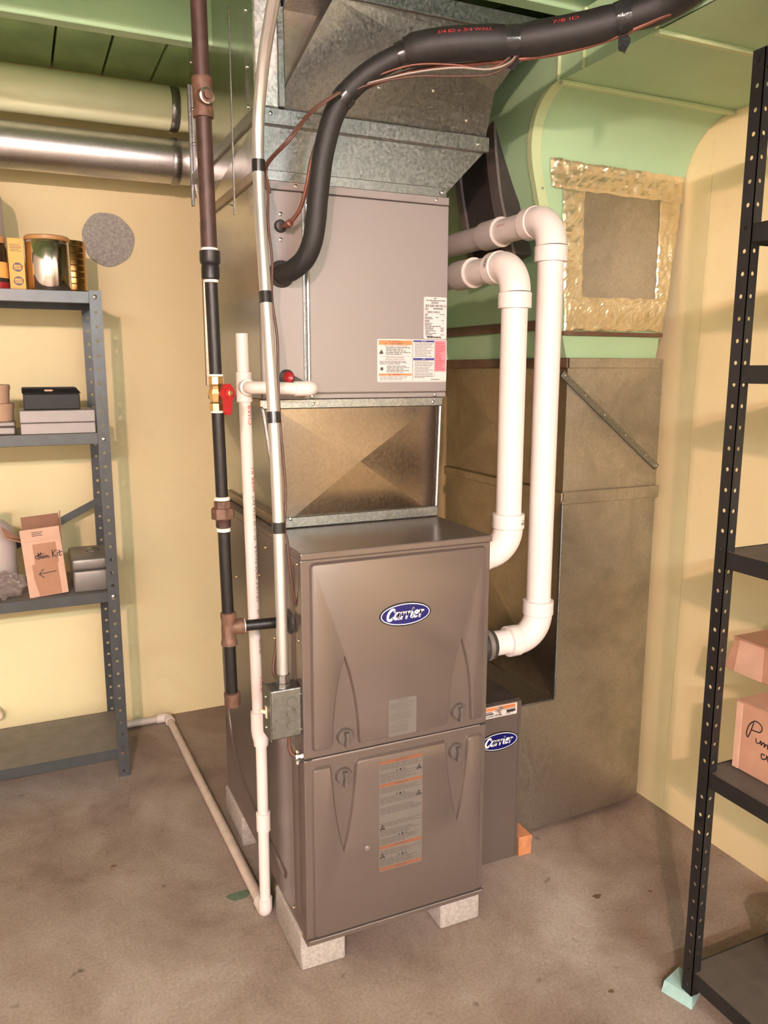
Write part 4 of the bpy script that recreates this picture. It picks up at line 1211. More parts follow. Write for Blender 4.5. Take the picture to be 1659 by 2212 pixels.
# ================================================================== gas pipe
GXX, GY = -0.134, 0.085
gp = thing('gas_pipe', 'dark iron gas pipe with a red-handled shutoff valve dropping beside the furnace', 'pipe', (GXX, GY, 0.65))
gx = lambda z: -0.128 - 0.0155 * (z - 0.65) / 1.0 if z < 1.6 else -0.1427 - 0.008 * (z - 1.6)
seg_ = lambda a, b_, r, mat, nm='pipe': MB().tube([(gx(a), GY, a), (gx(b_), GY, b_)], r, 24).build(nm, mat, gp, 40)
seg_(1.545, 1.815, 0.0148, 'iron_brown')
seg_(1.865, 2.123, 0.0148, 'iron_brown')
tee = MB().lathe([(0.0148, 0), (0.0185, 0.001), (0.0195, 0.004), (0.0185, 0.016), (0.0178, 0.020), (0.0178, 0.050), (0.0185, 0.054), (0.0195, 0.066), (0.0185, 0.070), (0.0148, 0.071)], (gx(1.83), GY, 1.804), (0, 0, 1), 28).build('tee', 'rust', gp, 40)
pg = MB().lathe([(0.015, 0), (0.0135, 0.012), (0.0135, 0.017), (0.0100, 0.0175), (0.0095, 0.0165), (0.0065, 0.0165), (0.0060, 0.024), (0.003, 0.025)], (gx(1.84), GY - 0.012, 1.838), (0.1, -1, -0.1), 24).build('plug', 'rust', tee, 40)
MB().lathe([(0.0125, 0), (0.0140, 0.001), (0.0140, 0.003), (0.0115, 0.004), (0.0108, 0.002), (0.0108, 0.0)], (gx(1.84) + 0.0020, GY - 0.0275, 1.836), (0.1, -1, -0.1), 24).build('plug_rim', 'chrome', tee, 40)
cp = MB().lathe([(0.015, 0), (0.0172, 0.002), (0.0172, 0.022), (0.0160, 0.026), (0.0185, 0.030), (0.0195, 0.034), (0.0195, 0.052), (0.015, 0.054)], (gx(1.54), GY, 1.516), (0, 0, 1), 28).build('coupling', 'iron', gp, 40)
MB().lathe([(0.0135, 0), (0.0158, 0.001), (0.0158, 0.005), (0.0148, 0.006)], (gx(1.57), GY, 1.568), (0, 0, 1), 24).build('sealant', 'dope', cp, 40)
MB().lathe([(0.0118, 0), (0.0142, 0.001), (0.0142, 0.005), (0.0118, 0.007)], (gx(1.52), GY, 1.510), (0, 0, 1), 24).build('sealant', 'dope', cp, 40)
seg_(1.325, 1.52, 0.0122, 'iron')
# shutoff valve
vl = MB().lathe([(0.0120, 0), (0.0150, 0.001), (0.0150, 0.014), (0.0125, 0.018), (0.0145, 0.026), (0.0165, 0.034), (0.0145, 0.042), (0.0125, 0.048), (0.0150, 0.052), (0.0150, 0.066), (0.012, 0.067)], (gx(1.3), GY, 1.266), (0, 0, 1), 8).build('shutoff_valve', 'brass', gp)
MB().lathe([(0.012, 0), (0.0145, 0.001), (0.0145, 0.004), (0.012, 0.005)], (gx(1.33), GY, 1.3325), (0, 0, 1), 20).build('sealant', 'dope', vl, 40)
MB().lathe([(0.012, 0), (0.0138, 0.001), (0.0138, 0.004), (0.012, 0.005)], (gx(1.26), GY, 1.2615), (0, 0, 1), 20).build('sealant', 'dope', vl, 40)
vd = Vector((0.42, -0.905, 0)).normalized()
vr = Vector((0.905, 0.42, 0))
vo = Vector((gx(1.3), GY, 1.300)) + vd * 0.010
MB().tube([vo, vo + vd * 0.018], 0.006, 12).build('stem', 'brass', vl, 40)
hv = [(-0.006, 0.019), (0.006, 0.019), (0.013, 0.010), (0.017, 0.002), (0.014, -0.007), (0.009, -0.013), (0.008, -0.036), (0.004, -0.041), (-0.006, -0.041), (-0.009, -0.036), (-0.009, -0.013), (-0.014, -0.007), (-0.017, 0.002), (-0.013, 0.010)]
f_ = lambda u, v, d: vo + vd * (0.016 + d) + vr * (u + 0.003) + Vector((0, 0, v))
hd = MB().prism(hv, f_, 0.007).build('handle', 'red', vl)
mb = MB()
mb.prism([(0.011 * math.cos(a), 0.001 + 0.011 * math.sin(a)) for a in [2 * PI * k / 16 for k in range(16)]], lambda u, v, d: f_(u, v, d + 0.007), 0.003)
mb.build('handle_boss', 'red', hd)
MB().lathe([(0.006, 0), (0.006, 0.004), (0.003, 0.005)], f_(0, 0.001, 0.009), vd, 6).build('nut', 'screw_gold', hd)
seg_(1.075, 1.27, 0.0122, 'iron')
un = MB().lathe([(0.0122, 0), (0.0150, 0.002), (0.0150, 0.018), (0.0165, 0.020), (0.0165, 0.030), (0.0122, 0.030)], (gx(1.04), GY, 1.030), (0, 0, 1), 24).build('union', 'iron_brown', gp, 40)
MB().lathe([(0.0225, 0), (0.0235, 0.002), (0.0235, 0.020), (0.0225, 0.022)], (gx(1.06), GY, 1.049), (0, 0, 1), 8).build('union_nut', 'rust', un)
MB().lathe([(0.0165, 0), (0.0172, 0.002), (0.0172, 0.014), (0.0145, 0.016)], (gx(1.08), GY, 1.070), (0, 0, 1), 8).build('hex_end', 'rust', un)
MB().lathe([(0.0122, 0), (0.0155, 0.001), (0.0155, 0.006), (0.0122, 0.008)], (gx(1.09), GY, 1.086), (0, 0, 1), 24).build('sealant', 'dope', un, 40)
MB().lathe([(0.0122, 0), (0.0140, 0.001), (0.0140, 0.007), (0.0122, 0.008)], (gx(1.03), GY, 1.022), (0, 0, 1), 24).build('sealant', 'dope', un, 40)
seg_(0.845, 1.03, 0.0122, 'iron')
t2 = MB().lathe([(0.0122, 0), (0.0165, 0.001), (0.0165, 0.010), (0.0150, 0.014), (0.0150, 0.056), (0.0165, 0.060), (0.0165, 0.070), (0.0122, 0.072)], (gx(0.81), GY, 0.780), (0, 0, 1), 28).build('tee', 'rust', gp, 40)
MB().lathe([(0.0150, 0.0), (0.0150, 0.018), (0.0168, 0.021), (0.0168, 0.031), (0.0122, 0.032)], (gx(0.81), GY, 0.818), (1, -0.02, 0.0), 28).build('branch', 'rust', t2, 40)
MB().lathe([(0.0125, 0), (0.0145, 0.0005), (0.0145, 0.0025), (0.0125, 0.003)], (gx(0.81) + 0.031, GY, 0.818), (1, -0.02, 0), 24).build('sealant', 'dope', t2, 40)
MB().tube([(gx(0.81) + 0.02, GY, 0.818), (0.004, GY - 0.012, 0.818)], 0.0115, 24).build('branch_pipe', 'iron', gp, 40)
MB().lathe([(0.027, 0), (0.027, 0.004), (0.020, 0.009), (0.0115, 0.010)], (-0.0005, GY - 0.012, 0.818), (-1, 0, 0), 28).build('rubber_grommet', 'rubber', gp, 40)
seg_(0.668, 0.79, 0.0122, 'iron')
MB().lathe([(0.0155, 0), (0.0172, 0.002), (0.0172, 0.020), (0.0180, 0.024), (0.0180, 0.029), (0.0122, 0.031)], (gx(0.65), GY, 0.645), (0, 0, 1), 12).build('drip_cap', 'rust', gp, 40)

# ================================================================== electrical conduit and switch box
ex = -0.033
cpth = [(ex, 0.030, 0.700), (ex, 0.030, 0.80), (ex, 0.036, 1.03), (ex, 0.053, 1.25), (ex, 0.088, 1.485), (ex, 0.112, 1.66), (ex, 0.116, 1.757), (ex, 0.106, 1.828), (ex, 0.060, 1.916), (ex, -0.010, 1.990), (ex, -0.14, 2.115)]
cps = smooth_path(cpth, 8)
cn = thing('conduit', 'bright steel electrical conduit with black tape bands rising from the switch box', 'conduit', (ex, 0.03, 0.70))
MB().tube(cps, 0.0117, 24).build('tube', 'emt', cn, 40)
def along(z):
    for a, b_ in zip(cps, cps[1:]):
        if a.z <= z <= b_.z:
            return a.lerp(b_, (z - a.z) / (b_.z - a.z)), (b_ - a).normalized()
for z_ in (1.031, 1.252, 1.487, 1.739):
    p, t_ = along(z_)
    MB().lathe([(0.0118, -0.0115), (0.0134, -0.011), (0.0134, 0.011), (0.0118, 0.0115)], p, t_, 24).build('tape_band', 'tape', cn, 40)
cf = MB().lathe([(0.0117, 0.03), (0.0145, 0.029), (0.0150, 0.012), (0.0165, 0.011), (0.0165, 0.002), (0.013, 0.0)][::-1], (ex, 0.030, 0.692), (0, 0, 1), 8).build('connector', 'galv', cn)
# low-voltage cable strapped to the conduit
wp = []
for z_ in (0.97, 1.0, 1.031, 1.10, 1.17, 1.252, 1.33, 1.41, 1.487, 1.56, 1.63, 1.69, 1.739):
    p, t_ = along(z_)
    k = 0.0145 + 0.006 * abs(math.sin(z_ * 21)) * (z_ not in (1.031, 1.252, 1.487, 1.739))
    wp.append((p.x + k * 0.92, p.y - k * 0.36 * 0 + 0.002, z_))
lowp = [(0.002, 0.040, 0.86), (-0.008, 0.034, 0.91)]
hip = [(0.007, 0.055, 1.775), (0.058, 0.062, 1.835), (0.110, 0.05, 1.872)]
tc = thing('thermostat_cable', 'thin brown cable strapped along the steel conduit and up to the black hose', 'cable', (-0.008, 0.034, 0.86))
MB().tube(smooth_path(lowp + wp + hip, 5), 0.0028, 8).build('jacket', 'wire_brown', tc, 60)
MB().tube(smooth_path([(p[0] + 0.004, p[1] - 0.003, p[2]) for p in wp[-2:] + hip], 5), 0.0025, 8).build('jacket', 'wire_brown', tc, 60)

sb = thing('switch_box', 'grey steel switch box with a cream toggle on the furnace side', 'switch box', (-0.035, 0.04, 0.585))
bx = MB().box(-0.0655, 0.0005, 0.009, 0.060, 0.586, 0.694, 0.003, 2).build('body', 'boxmetal', sb)
cv = MB().box(-0.0685, -0.0655, 0.007, 0.066, 0.583, 0.697, 0.001, 1).build('cover', 'boxmetal', sb)
for z_ in (0.666, 0.640, 0.614):
    MB().lathe([(0.0120, 0), (0.0120, 0.0005), (0.0105, 0.0006), (0.0105, 0.0002)], (-0.022, 0.0090, z_), (0, -1, 0), 28).build('knockout', 'boxmetal', bx)
    MB().lathe([(0.0105, 0), (0.0100, 0.0014), (0.002, 0.0014)], (-0.022, 0.0090, z_), (0, -1, 0), 28).build('knockout', 'boxmetal', bx)
tg = MB().box(-0.0705, -0.0684, 0.031, 0.041, 0.627, 0.653, 0.0005, 1).build('toggle_frame', 'cream', sb)
MB().tube([(-0.070, 0.036, 0.640), (-0.083, 0.036, 0.645)], 0.004, 10, radii=[0.0045, 0.0038]).build('toggle', 'cream', tg, 40)
for z_ in (0.606, 0.674):
    screw(cv, (-0.0686, 0.036, z_), (-1, 0, 0), 0.003)
for z_ in (0.680, 0.601):
    MB().box(-0.006, 0.0005, 0.007, 0.0092, z_ - 0.0012, z_ + 0.0012).build('side_slot', 'chrome', bx)
# flexible whip from the box into the furnace
MB().tube(smooth_path([(-0.022, 0.028, 0.590), (-0.024, 0.026, 0.560), (-0.020, 0.022, 0.542), (-0.010, 0.020, 0.535), (0.002, 0.020, 0.534)], 6), 0.0042, 10).build('power_lead', 'wire_brown', sb, 60)
ck = MB().lathe([(0.011, 0), (0.011, 0.003), (0.007, 0.004), (0.007, 0.010), (0.010, 0.011), (0.010, 0.014)], (0.0, 0.020, 0.534), (-1, 0, 0), 8).build('cable_clamp', 'chrome', sb)
for z_ in (0.547, 0.521):
    MB().lathe([(0.0045, 0), (0.0045, 0.010), (0.003, 0.012)], (-0.003, 0.019, z_), (-0.6, -0.6, 0.2), 8).build('clamp_screw', 'chrome', ck)
MB().tube(smooth_path([(-0.036, 0.058, 0.694), (-0.040, 0.075, 0.715), (-0.030, 0.085, 0.76), (-0.022, 0.080, 0.815)], 6), 0.004, 8).build('power_lead', 'wire_brown', sb, 60)

# ================================================================== insulated refrigerant hose
hp = [(0.048, 0.245, 1.551), (0.0485, 0.215, 1.550), (0.058, 0.182, 1.556), (0.073, 0.155, 1.574), (0.084, 0.138, 1.607), (0.089, 0.128, 1.65), (0.092, 0.120, 1.70), (0.1025, 0.110, 1.784), (0.125, 0.090, 1.861), (0.172, 0.060, 1.914), (0.236, 0.030, 1.951), (0.283, 0.0, 1.962),
      (0.338, -0.03, 1.967), (0.438, -0.07, 1.974), (0.521, -0.12, 1.984), (0.589, -0.17, 1.998), (0.665, -0.25, 2.024), (0.66, -0.42, 2.05), (0.62, -0.8, 2.08), (0.60, -1.4, 2.09)]
hs = smooth_path(hp, 8)
def rad(p):
    if p.y > 0.036:
        return 0.0215
    return 0.0315
ho = thing('refrigerant_hose', 'thick black foam-insulated refrigerant hose curving from the coil cabinet to the ceiling', 'hose', (0.048, 0.245, 1.53))
lower = [p for i, p in enumerate(hs) if i <= 10 * 8 + 2]
MB().tube(lower, 0.0215, 28).build('insulation', 'foam', ho, 40)
def sleeve(i0, i1, r=0.0315):
    ps = hs[i0:i1 + 1]
    n = len(ps)
    rr2 = [r * (0.86 + 0.14 * min(1, min(i, n - 1 - i) / 2.5)) for i in range(n)]
    MB().tube(ps, r, 28, radii=rr2).build('sleeve', 'foam', ho, 40)
sleeve(81, 103); sleeve(104, 121); sleeve(122, 152)
for i0, r in ((66, 0.0232), (80, 0.0245), (103, 0.0290), (121, 0.0305)):
    ps = hs[i0 - 1:i0 + 2]
    MB().tube(ps, r, 24, radii=[r, r + 0.0008, r]).build('tape_wrap', 'tape' if r < 0.027 else 'tape_shiny', ho, 40)
for i0, ln in ((103, 0.026), (121, 0.034)):
    p = hs[i0] + Vector((0.0, -0.006, -0.028))
    mb = MB()
    g_ = [[mb.bm.verts.new(p + Vector((u * 0.020 - 0.010 + 0.003 * math.sin(v * 5), 0.006 * math.sin(v * 4 + u * 3), -v * ln))) for u in (0, 0.5, 1)] for v in (0, 0.25, 0.5, 0.75, 1.0)]
    for j in range(4):
        for i in range(2):
            mb.bm.faces.new((g_[j][i], g_[j][i + 1], g_[j + 1][i + 1], g_[j + 1][i]))
    mb.build('tape_tail', 'tape_shiny', ho, 60, solid=0.0008)
# red print on the sleeves
mb = MB()
for i0, s_, fit in ((90, '3/4 ID x 3/4 WALL', 0.10), (109, '7/8 ID', 0.05)):
    me = text_mesh(s_, 0.010, 'LEFT')
    wd = max(q.co.x for q in me.vertices)
    acc = [0.0]
    for a, b_ in zip(hs[i0:], hs[i0 + 1:i0 + 14]):
        acc.append(acc[-1] + (b_ - a).length)
    vs_ = []
    for q in me.vertices:
        s__ = q.co.x * fit / wd
        j = max(k for k in range(len(acc)) if acc[k] <= s__ + 1e-9)
        j = min(j, len(acc) - 2)
        t_ = (s__ - acc[j]) / (acc[j + 1] - acc[j])
        p = hs[i0 + j].lerp(hs[i0 + j + 1], t_)
        dr_ = (hs[i0 + j + 1] - hs[i0 + j]).normalized()
        upv = Vector((0, 0, 1))
        nb = upv.cross(dr_).normalized() * -1
        if nb.y > 0:
            nb = -nb
        a = 0.42 + q.co.y / 0.0315
        vs_.append(mb.bm.verts.new(p + (nb * math.cos(a) + upv * math.sin(a)) * 0.0322))
    for p2 in me.polygons:
        mb.bm.faces.new([vs_[i] for i in p2.vertices])
    bpy.data.meshes.remove(me)
mb.build('print', 'ink_red', ho)
# bare copper liquid line beside the hose
ll = thing('liquid_line', 'thin bare copper tube entering the coil cabinet through a small grommet', 'tube', (0.048, 0.245, 1.645))
MB().tube(smooth_path([(0.048, 0.240, 1.651), (0.050, 0.215, 1.648), (0.058, 0.185, 1.656), (0.070, 0.165, 1.680), (0.078, 0.150, 1.72), (0.088, 0.135, 1.78), (0.115, 0.112, 1.850), (0.17, 0.085, 1.893), (0.24, 0.055, 1.922), (0.30, 0.02, 1.934), (0.38, -0.02, 1.940), (0.45, -0.06, 1.946), (0.52, -0.11, 1.953), (0.585, -0.165, 1.968), (0.655, -0.245, 1.995)], 6), 0.0044, 12).build('tube', 'copper', ll, 40)
MB().lathe([(0.0052, 0), (0.0078, 0.002), (0.0078, 0.016), (0.0052, 0.018)], (0.0515, 0.208, 1.6475), (0.2, -0.9, 0.2), 14).build('flare_sleeve', 'copper', ll, 40)
wt = [(0.115, 0.075, 1.868), (0.17, 0.045, 1.888), (0.245, 0.0, 1.905), (0.32, -0.035, 1.908), (0.38, -0.065, 1.905), (0.425, -0.075, 1.930), (0.440, -0.070, 1.965)]
for i, (dz, mt) in enumerate(((0.0, 'wire_brown'), (0.010, 'wire_white'), (0.018, 'copper'))):
    o = MB().tube(smooth_path([(a, b_ + 0.004 * i, c + dz + 0.004 * math.sin(k * 1.7 + i * 2)) for k, (a, b_, c) in enumerate(wt)], 6), 0.0020, 8).build('control_wire', mt, None, 60)
    tag(o, ('thin brown control wire sagging lowest below the black hose', 'thin pale control wire hanging just under the black hose', 'thin copper coloured control wire tucked against the black hose')[i], 'wire', 'control wires under the hose')

# ================================================================== hanger rod by the plenum
hr = thing('hanger_rod', 'thin steel strap hanging in front of the plenum side', 'rod', (-0.02, 0.37, 1.69))
MB().box(-0.0205, -0.0175, 0.366, 0.373, 1.690, 2.123, 0.0008, 1).build('strap', 'galv', hr)
MB().tube([(-0.019, 0.372, 1.708), (-0.028, 0.380, 1.711)], 0.003, 8).build('screw', 'chrome', hr, 40)

# ================================================================== grey steel shelving on the left
SX1, SX0, SYF, SYB = -0.246, -1.16, 1.120, 1.450
sh = thing('steel_shelf', 'grey steel shelving unit with perforated posts against the back wall', 'shelf', (-0.7, 1.28, 0))
angle_post('post', SX1, SYF, 0, 1.578, 0.034, 0.0425, 0.0050, 'shelf_grey', sh, -1, 1)
angle_post('post', SX1, SYB, 0, 1.578, 0.034, 0.0425, 0.0050, 'shelf_grey', sh, -1, -1)
angle_post('post', SX0, SYF, 0, 1.578, 0.034, 0.0425, 0.0050, 'shelf_grey', sh, 1, 1)
angle_post('post', SX0, SYB, 0, 1.578, 0.034, 0.0425, 0.0050, 'shelf_grey', sh, 1, -1)
SZ = (1.574, 1.151, 0.642, 0.100)
for z_ in SZ:
    s_ = MB().box(SX0 + 0.003, SX1 - 0.003, SYF + 0.003, SYB - 0.003, z_ - 0.004, z_).build('shelf_board', 'shelf_dusty', sh)
    MB().box(SX0 + 0.035, SX1 - 0.034, SYF + 0.0012, SYF + 0.004, z_ - 0.034, z_ + 0.0005, 0.001, 1).build('front_lip', 'shelf_grey', s_)
    MB().box(SX0 + 0.003, SX1 - 0.003, SYB - 0.005, SYB - 0.003, z_ - 0.034, z_).build('rear_lip', 'shelf_grey', s_)
    MB().box(SX1 - 0.005, SX1 - 0.003, SYF + 0.003, SYB - 0.003, z_ - 0.030, z_).build('end_lip', 'shelf_grey', s_)
    MB().box(SX0 + 0.035, SX1 - 0.034, SYF + 0.004, SYF + 0.016, z_ - 0.034, z_ - 0.032).build('return_lip', 'shelf_grey', s_)
for z_ in (1.560, 1.132, 0.625, 0.083):
    b_ = MB().lathe([(0.0065, 0), (0.006, 0.003), (0.003, 0.0045)], (SX1 - 0.017, SYF - 0.0005, z_), (0, -1, 0), 16).build('bolt', 'rust' if z_ < 0.1 else 'chrome', sh, 40)
    if z_ > 1.5:
        MB().box(SX1 - 0.0225, SX1 - 0.0115, SYF - 0.0055, SYF - 0.0045, z_ - 0.0012, z_ + 0.0012, mtx=Matrix.Translation((SX1 - 0.017, 0, z_)) @ Matrix.Rotation(0.6, 4, 'Y') @ Matrix.Translation((-SX1 + 0.017, 0, -z_))).build('slot', 'black_gap', b_)
a_, b2 = Vector((SX1 - 0.005, 1.438, 0.895)), Vector((SX0, 1.438, 0.45))
d_ = (b2 - a_).normalized()
nn = Vector((-d_.z, 0, d_.x)) * 0.0125
mb = MB()
mb.prism([(p.x, p.z) for p in (a_ + nn, a_ - nn, b2 - nn, b2 + nn)], front(1.442), 0.003)
mb.build('cross_brace', 'shelf_grey', sh)

# ---- things on the top shelf
zt = SZ[0]
jr = thing('jar', 'dark amber jar with yellow and red label and brown lid on the top grey shelf', 'jar', (-0.528, 1.19, zt))
MB().lathe([(0.033, 0), (0.035, 0.004), (0.035, 0.115), (0.030, 0.128), (0.026, 0.134)], (-0.530, 1.185, zt), (0, 0, 1), 32).build('glass', 'tin_dark', jr, 40)
MB().lathe([(0.0353, 0.0), (0.0353, 0.050)], (-0.530, 1.185, zt + 0.028), (0, 0, 1), 32).build('label', 'orange_box', jr, 40)
MB().lathe([(0.0354, 0.0), (0.0354, 0.018)], (-0.530, 1.185, zt + 0.003), (0, 0, 1), 32).build('label_band', 'red', jr, 40)
MB().lathe([(0.0355, 0.0), (0.0355, 0.009)], (-0.530, 1.185, zt + 0.024), (0, 0, 1), 32).build('label_band', 'ink', jr, 40)
MB().lathe([(0.032, 0), (0.033, 0.002), (0.033, 0.018), (0.028, 0.021)], (-0.530, 1.185, zt + 0.132), (0, 0, 1), 32).build('lid', 'amber', jr, 40)
cb2 = thing('carton', 'slim orange carton with two round navy emblems on the top grey shelf', 'box', (-0.472, 1.17, zt))
bx_ = MB().box(-0.4925, -0.4500, 1.165, 1.235, zt, zt + 0.148, 0.001, 1).build('body', 'orange_box', cb2)
f_ = front(1.165)
mb = MB()
rows(mb, f_, -0.487, -0.455, zt + 0.108, zt + 0.130, 5, 0.35, 0.0006, 0.2)
for z_ in (0.066, 0.027):
    strokes(mb, [[(0.5 * math.cos(a), 0.5 * math.sin(a)) for a in [2 * PI * k / 20 for k in range(21)]]], f_, -0.469, zt + z_, 0.024, 0.10, 0.0006)
    for (a, b_) in ((40, 140), (220, 320)):
        mb.bm.faces.new([mb.bm.verts.new(f_(-0.469 + 0.0105 * math.cos(math.radians(t)), zt + z_ + 0.0105 * math.sin(math.radians(t)), 0.0006)) for t in range(a, b_ + 1, 10)])
    strokes(mb, [[(-0.62, -0.1), (0.62, 0.2)], [(-0.62, -0.26), (0.62, 0.04)]], f_, -0.469, zt + z_, 0.024, 0.05, 0.0007, smooth=False)
mb.build('print', 'navy', bx_)
tn = thing('tin_can', 'shiny polished tin can with amber lid on the top grey shelf', 'can', (-0.385, 1.20, zt))
MB().lathe([(0.060, 0), (0.0625, 0.003), (0.0625, 0.146), (0.061, 0.149)], (-0.383, 1.205, zt), (0, 0, 1), 48).build('body', 'tin', tn, 40)
MB().lathe([(0.0635, 0), (0.0640, 0.001), (0.0640, 0.010), (0.060, 0.013), (0.05, 0.0135)], (-0.383, 1.205, zt + 0.149), (0, 0, 1), 48).build('lid', 'amber', tn, 40)
for z_ in (0.004, 0.140):
    MB().lathe([(0.0625, -0.001), (0.0635, 0), (0.0625, 0.001)], (-0.383, 1.205, zt + z_), (0, 0, 1), 48).build('bead', 'tin', tn, 40)
t2 = thing('tin_can', 'dark brown ribbed gold tin can behind the shiny can on the top grey shelf', 'can', (-0.31, 1.30, zt))
MB().lathe([(0.049, 0), (0.050, 0.003), (0.050, 0.162), (0.048, 0.165)], (-0.318, 1.300, zt), (0, 0, 1), 40).build('body', 'tin_gold', t2, 40)
for k in range(8):
    MB().lathe([(0.050, -0.002), (0.0518, 0), (0.050, 0.002)], (-0.318, 1.300, zt + 0.015 + 0.019 * k), (0, 0, 1), 40).build('rib', 'tin_gold', t2, 40)
bt = thing('bottle', 'pale rounded plastic bottle standing at the rear of the top grey shelf', 'bottle', (-0.575, 1.30, zt))
MB().lathe([(0.070, 0), (0.075, 0.01), (0.075, 0.27), (0.066, 0.305), (0.030, 0.335), (0.022, 0.35), (0.022, 0.375)], (-0.572, 1.30, zt), (0, 0, 1), 40).build('body', 'jug', bt, 40)
MB().lathe([(0.026, 0), (0.026, 0.022), (0.022, 0.024)], (-0.572, 1.30, zt + 0.37), (0, 0, 1), 24).build('cap', 'jug', bt, 40)

# ---- middle shelf
zt = SZ[1]
al = thing('metal_tray', 'flat brushed aluminium box lying on the middle grey shelf under a black case', 'tray', (-0.39, 1.2, zt))
MB().box(-0.496, -0.2835, 1.128, 1.290, zt, zt + 0.034, 0.002, 1).build('base', 'alu', al)
MB().box(-0.4965, -0.2830, 1.1275, 1.2905, zt + 0.0348, zt + 0.072, 0.002, 1).build('lid', 'alu', al)
bk = thing('black_case', 'small black case with hinged lid and tan clasp on the aluminium box', 'case', (-0.4, 1.22, zt + 0.072))
MB().box(-0.482, -0.322, 1.160, 1.265, zt + 0.072, zt + 0.120, 0.003, 2).build('base', 'case_black', bk)
l_ = MB().box(-0.485, -0.319, 1.157, 1.268, zt + 0.120, zt + 0.139, 0.003, 2).build('lid', 'case_black', bk)
v_ = [v for v in l_.data.vertices if v.co.z > zt + 0.13]
for v in v_:
    v.co.y += (1.2125 - v.co.y) * 0.25
    if v.co.x > -0.4:
        v.co.x -= 0.010
MB().prism([(-0.423, zt + 0.1300), (-0.419, zt + 0.1275), (-0.402, zt + 0.1275), (-0.396, zt + 0.1305), (-0.402, zt + 0.1330), (-0.421, zt + 0.1330)], front(1.168), 0.008).build('clasp', 'tan', l_)
def tub(x, y, z, r, h, name, label, mat, cat, lidm=None):
    t = thing(name, label, cat, (x, y, z))
    MB().lathe([(r - 0.002, 0), (r, 0.002), (r + 0.002, h * 0.72)], (x, y, z), (0, 0, 1), 36).build('body', mat, t, 40)
    MB().lathe([(r + 0.003, 0), (r + 0.004, 0.002), (r + 0.004, h * 0.28), (r + 0.001, h * 0.28 + 0.001)], (x, y, z + h * 0.72), (0, 0, 1), 36).build('lid', lidm or mat, t, 40)
tub(-0.575, 1.19, zt + 0.040, 0.063, 0.052, 'paper_tub', 'tan round tub on the flat tin under a smaller tub', 'tan', 'tub')
tub(-0.572, 1.19, zt + 0.0925, 0.052, 0.055, 'paper_tub', 'smaller tan round tub, topmost of the stack beside the black case', 'tan', 'tub')
ft = thing('flat_tin', 'flat grey steel tin with rounded corners under the tan tubs', 'tin', (-0.57, 1.18, zt))
MB().box(-0.66, -0.510, 1.135, 1.245, zt, zt + 0.024, 0.005, 3).build('base', 'steel_box', ft)
MB().box(-0.661, -0.509, 1.134, 1.246, zt + 0.024, zt + 0.040, 0.005, 3).build('lid', 'steel_box', ft)

# ---- lower shelf
zt = SZ[2]
def tilt(o_list, piv, ang):
    m_ = Matrix.Translation(piv) @ Matrix.Rotation(ang, 4, 'Y') @ Matrix.Translation(-Vector(piv))
    for o in o_list:
        o.data.transform(m_)
sk = thing('cardboard_box', 'upright pale cardboard box with open flaps, handwriting and an arrow on the lower shelf', 'box', (-0.45, 1.18, zt))
parts_ = []
f_ = front(1.142)
parts_.append(MB().box(-0.508, -0.394, 1.142, 1.205, zt, zt + 0.178, 0.001, 1).build('body', 'card_light', sk))
bd = parts_[0]
parts_.append(MB().box(-0.508, -0.394, 1.142, 1.144, zt + 0.178, zt + 0.216, 0.0005, 1).build('front_flap', 'card_light', sk))
parts_.append(MB().box(-0.500, -0.390, 1.203, 1.205, zt + 0.178, zt + 0.246, 0.0005, 1).build('rear_flap', 'card_dark', sk))
parts_.append(MB().mesh([(-0.508, 1.146, zt + 0.178), (-0.508, 1.203, zt + 0.178), (-0.558, 1.203, zt + 0.222), (-0.558, 1.146, zt + 0.236), (-0.552, 1.146, zt + 0.200)], [(0, 1, 2, 3, 4)]).build('side_flap', 'cardboard', sk, solid=0.002))
parts_.append(MB().mesh([(-0.394, 1.146, zt + 0.15), (-0.394, 1.203, zt + 0.15), (-0.384, 1.203, zt + 0.240), (-0.384, 1.146, zt + 0.262)], [(0, 1, 2, 3)]).build('side_flap', 'card_dark', sk, solid=0.003))
tp = MB().prism([(-0.478, zt + 0.002), (-0.413, zt + 0.002), (-0.413, zt + 0.100), (-0.409, zt + 0.104), (-0.411, zt + 0.168), (-0.478, zt + 0.168), (-0.478, zt + 0.106), (-0.487, zt + 0.103), (-0.487, zt + 0.06)], f_, 0.0006).build('packing_tape', 'packtape', bd)
parts_.append(tp)
mb = MB()
rows(mb, f_, -0.475, -0.442, zt + 0.190, zt + 0.206, 3, 0.4, 0.0006, 0.1)
SK = [[(0.55, 0.72), (0.42, 0.60), (0.12, 0.55), (0.05, 0.30), (0.22, 0.12), (0.40, 0.30), (0.38, 0.62)], [(0.42, 0.95), (0.50, 0.55), (0.62, 0.20), (0.50, 0.02), (0.38, 0.05)],
      [(0.80, 1.0), (0.72, 0.5), (0.74, 0.1)], [(0.58, 0.68), (1.15, 0.78)], [(1.10, 0.42), (0.92, 0.40), (0.90, 0.12), (1.08, 0.12), (1.12, 0.42), (1.16, 0.08)],
      [(1.36, 0.42), (1.36, 0.06)], [(1.38, 0.66), (1.39, 0.68)], [(1.56, 0.40), (1.58, 0.06), (1.64, 0.34), (1.80, 0.36), (1.84, 0.10), (2.02, 0.12)],
      [(2.42, 1.10), (2.44, 0.05)], [(2.90, 1.05), (2.48, 0.52), (2.92, 0.02)], [(3.10, 0.55), (3.12, 0.08)], [(3.14, 0.95), (3.15, 0.97)], [(3.42, 0.95), (3.40, 0.20), (3.55, 0.08), (3.70, 0.2)], [(3.22, 0.62), (3.78, 0.66)]]
strokes(mb, SK, f_, -0.4755, zt + 0.1195, 0.0208, 0.13, 0.0009, 0.05)
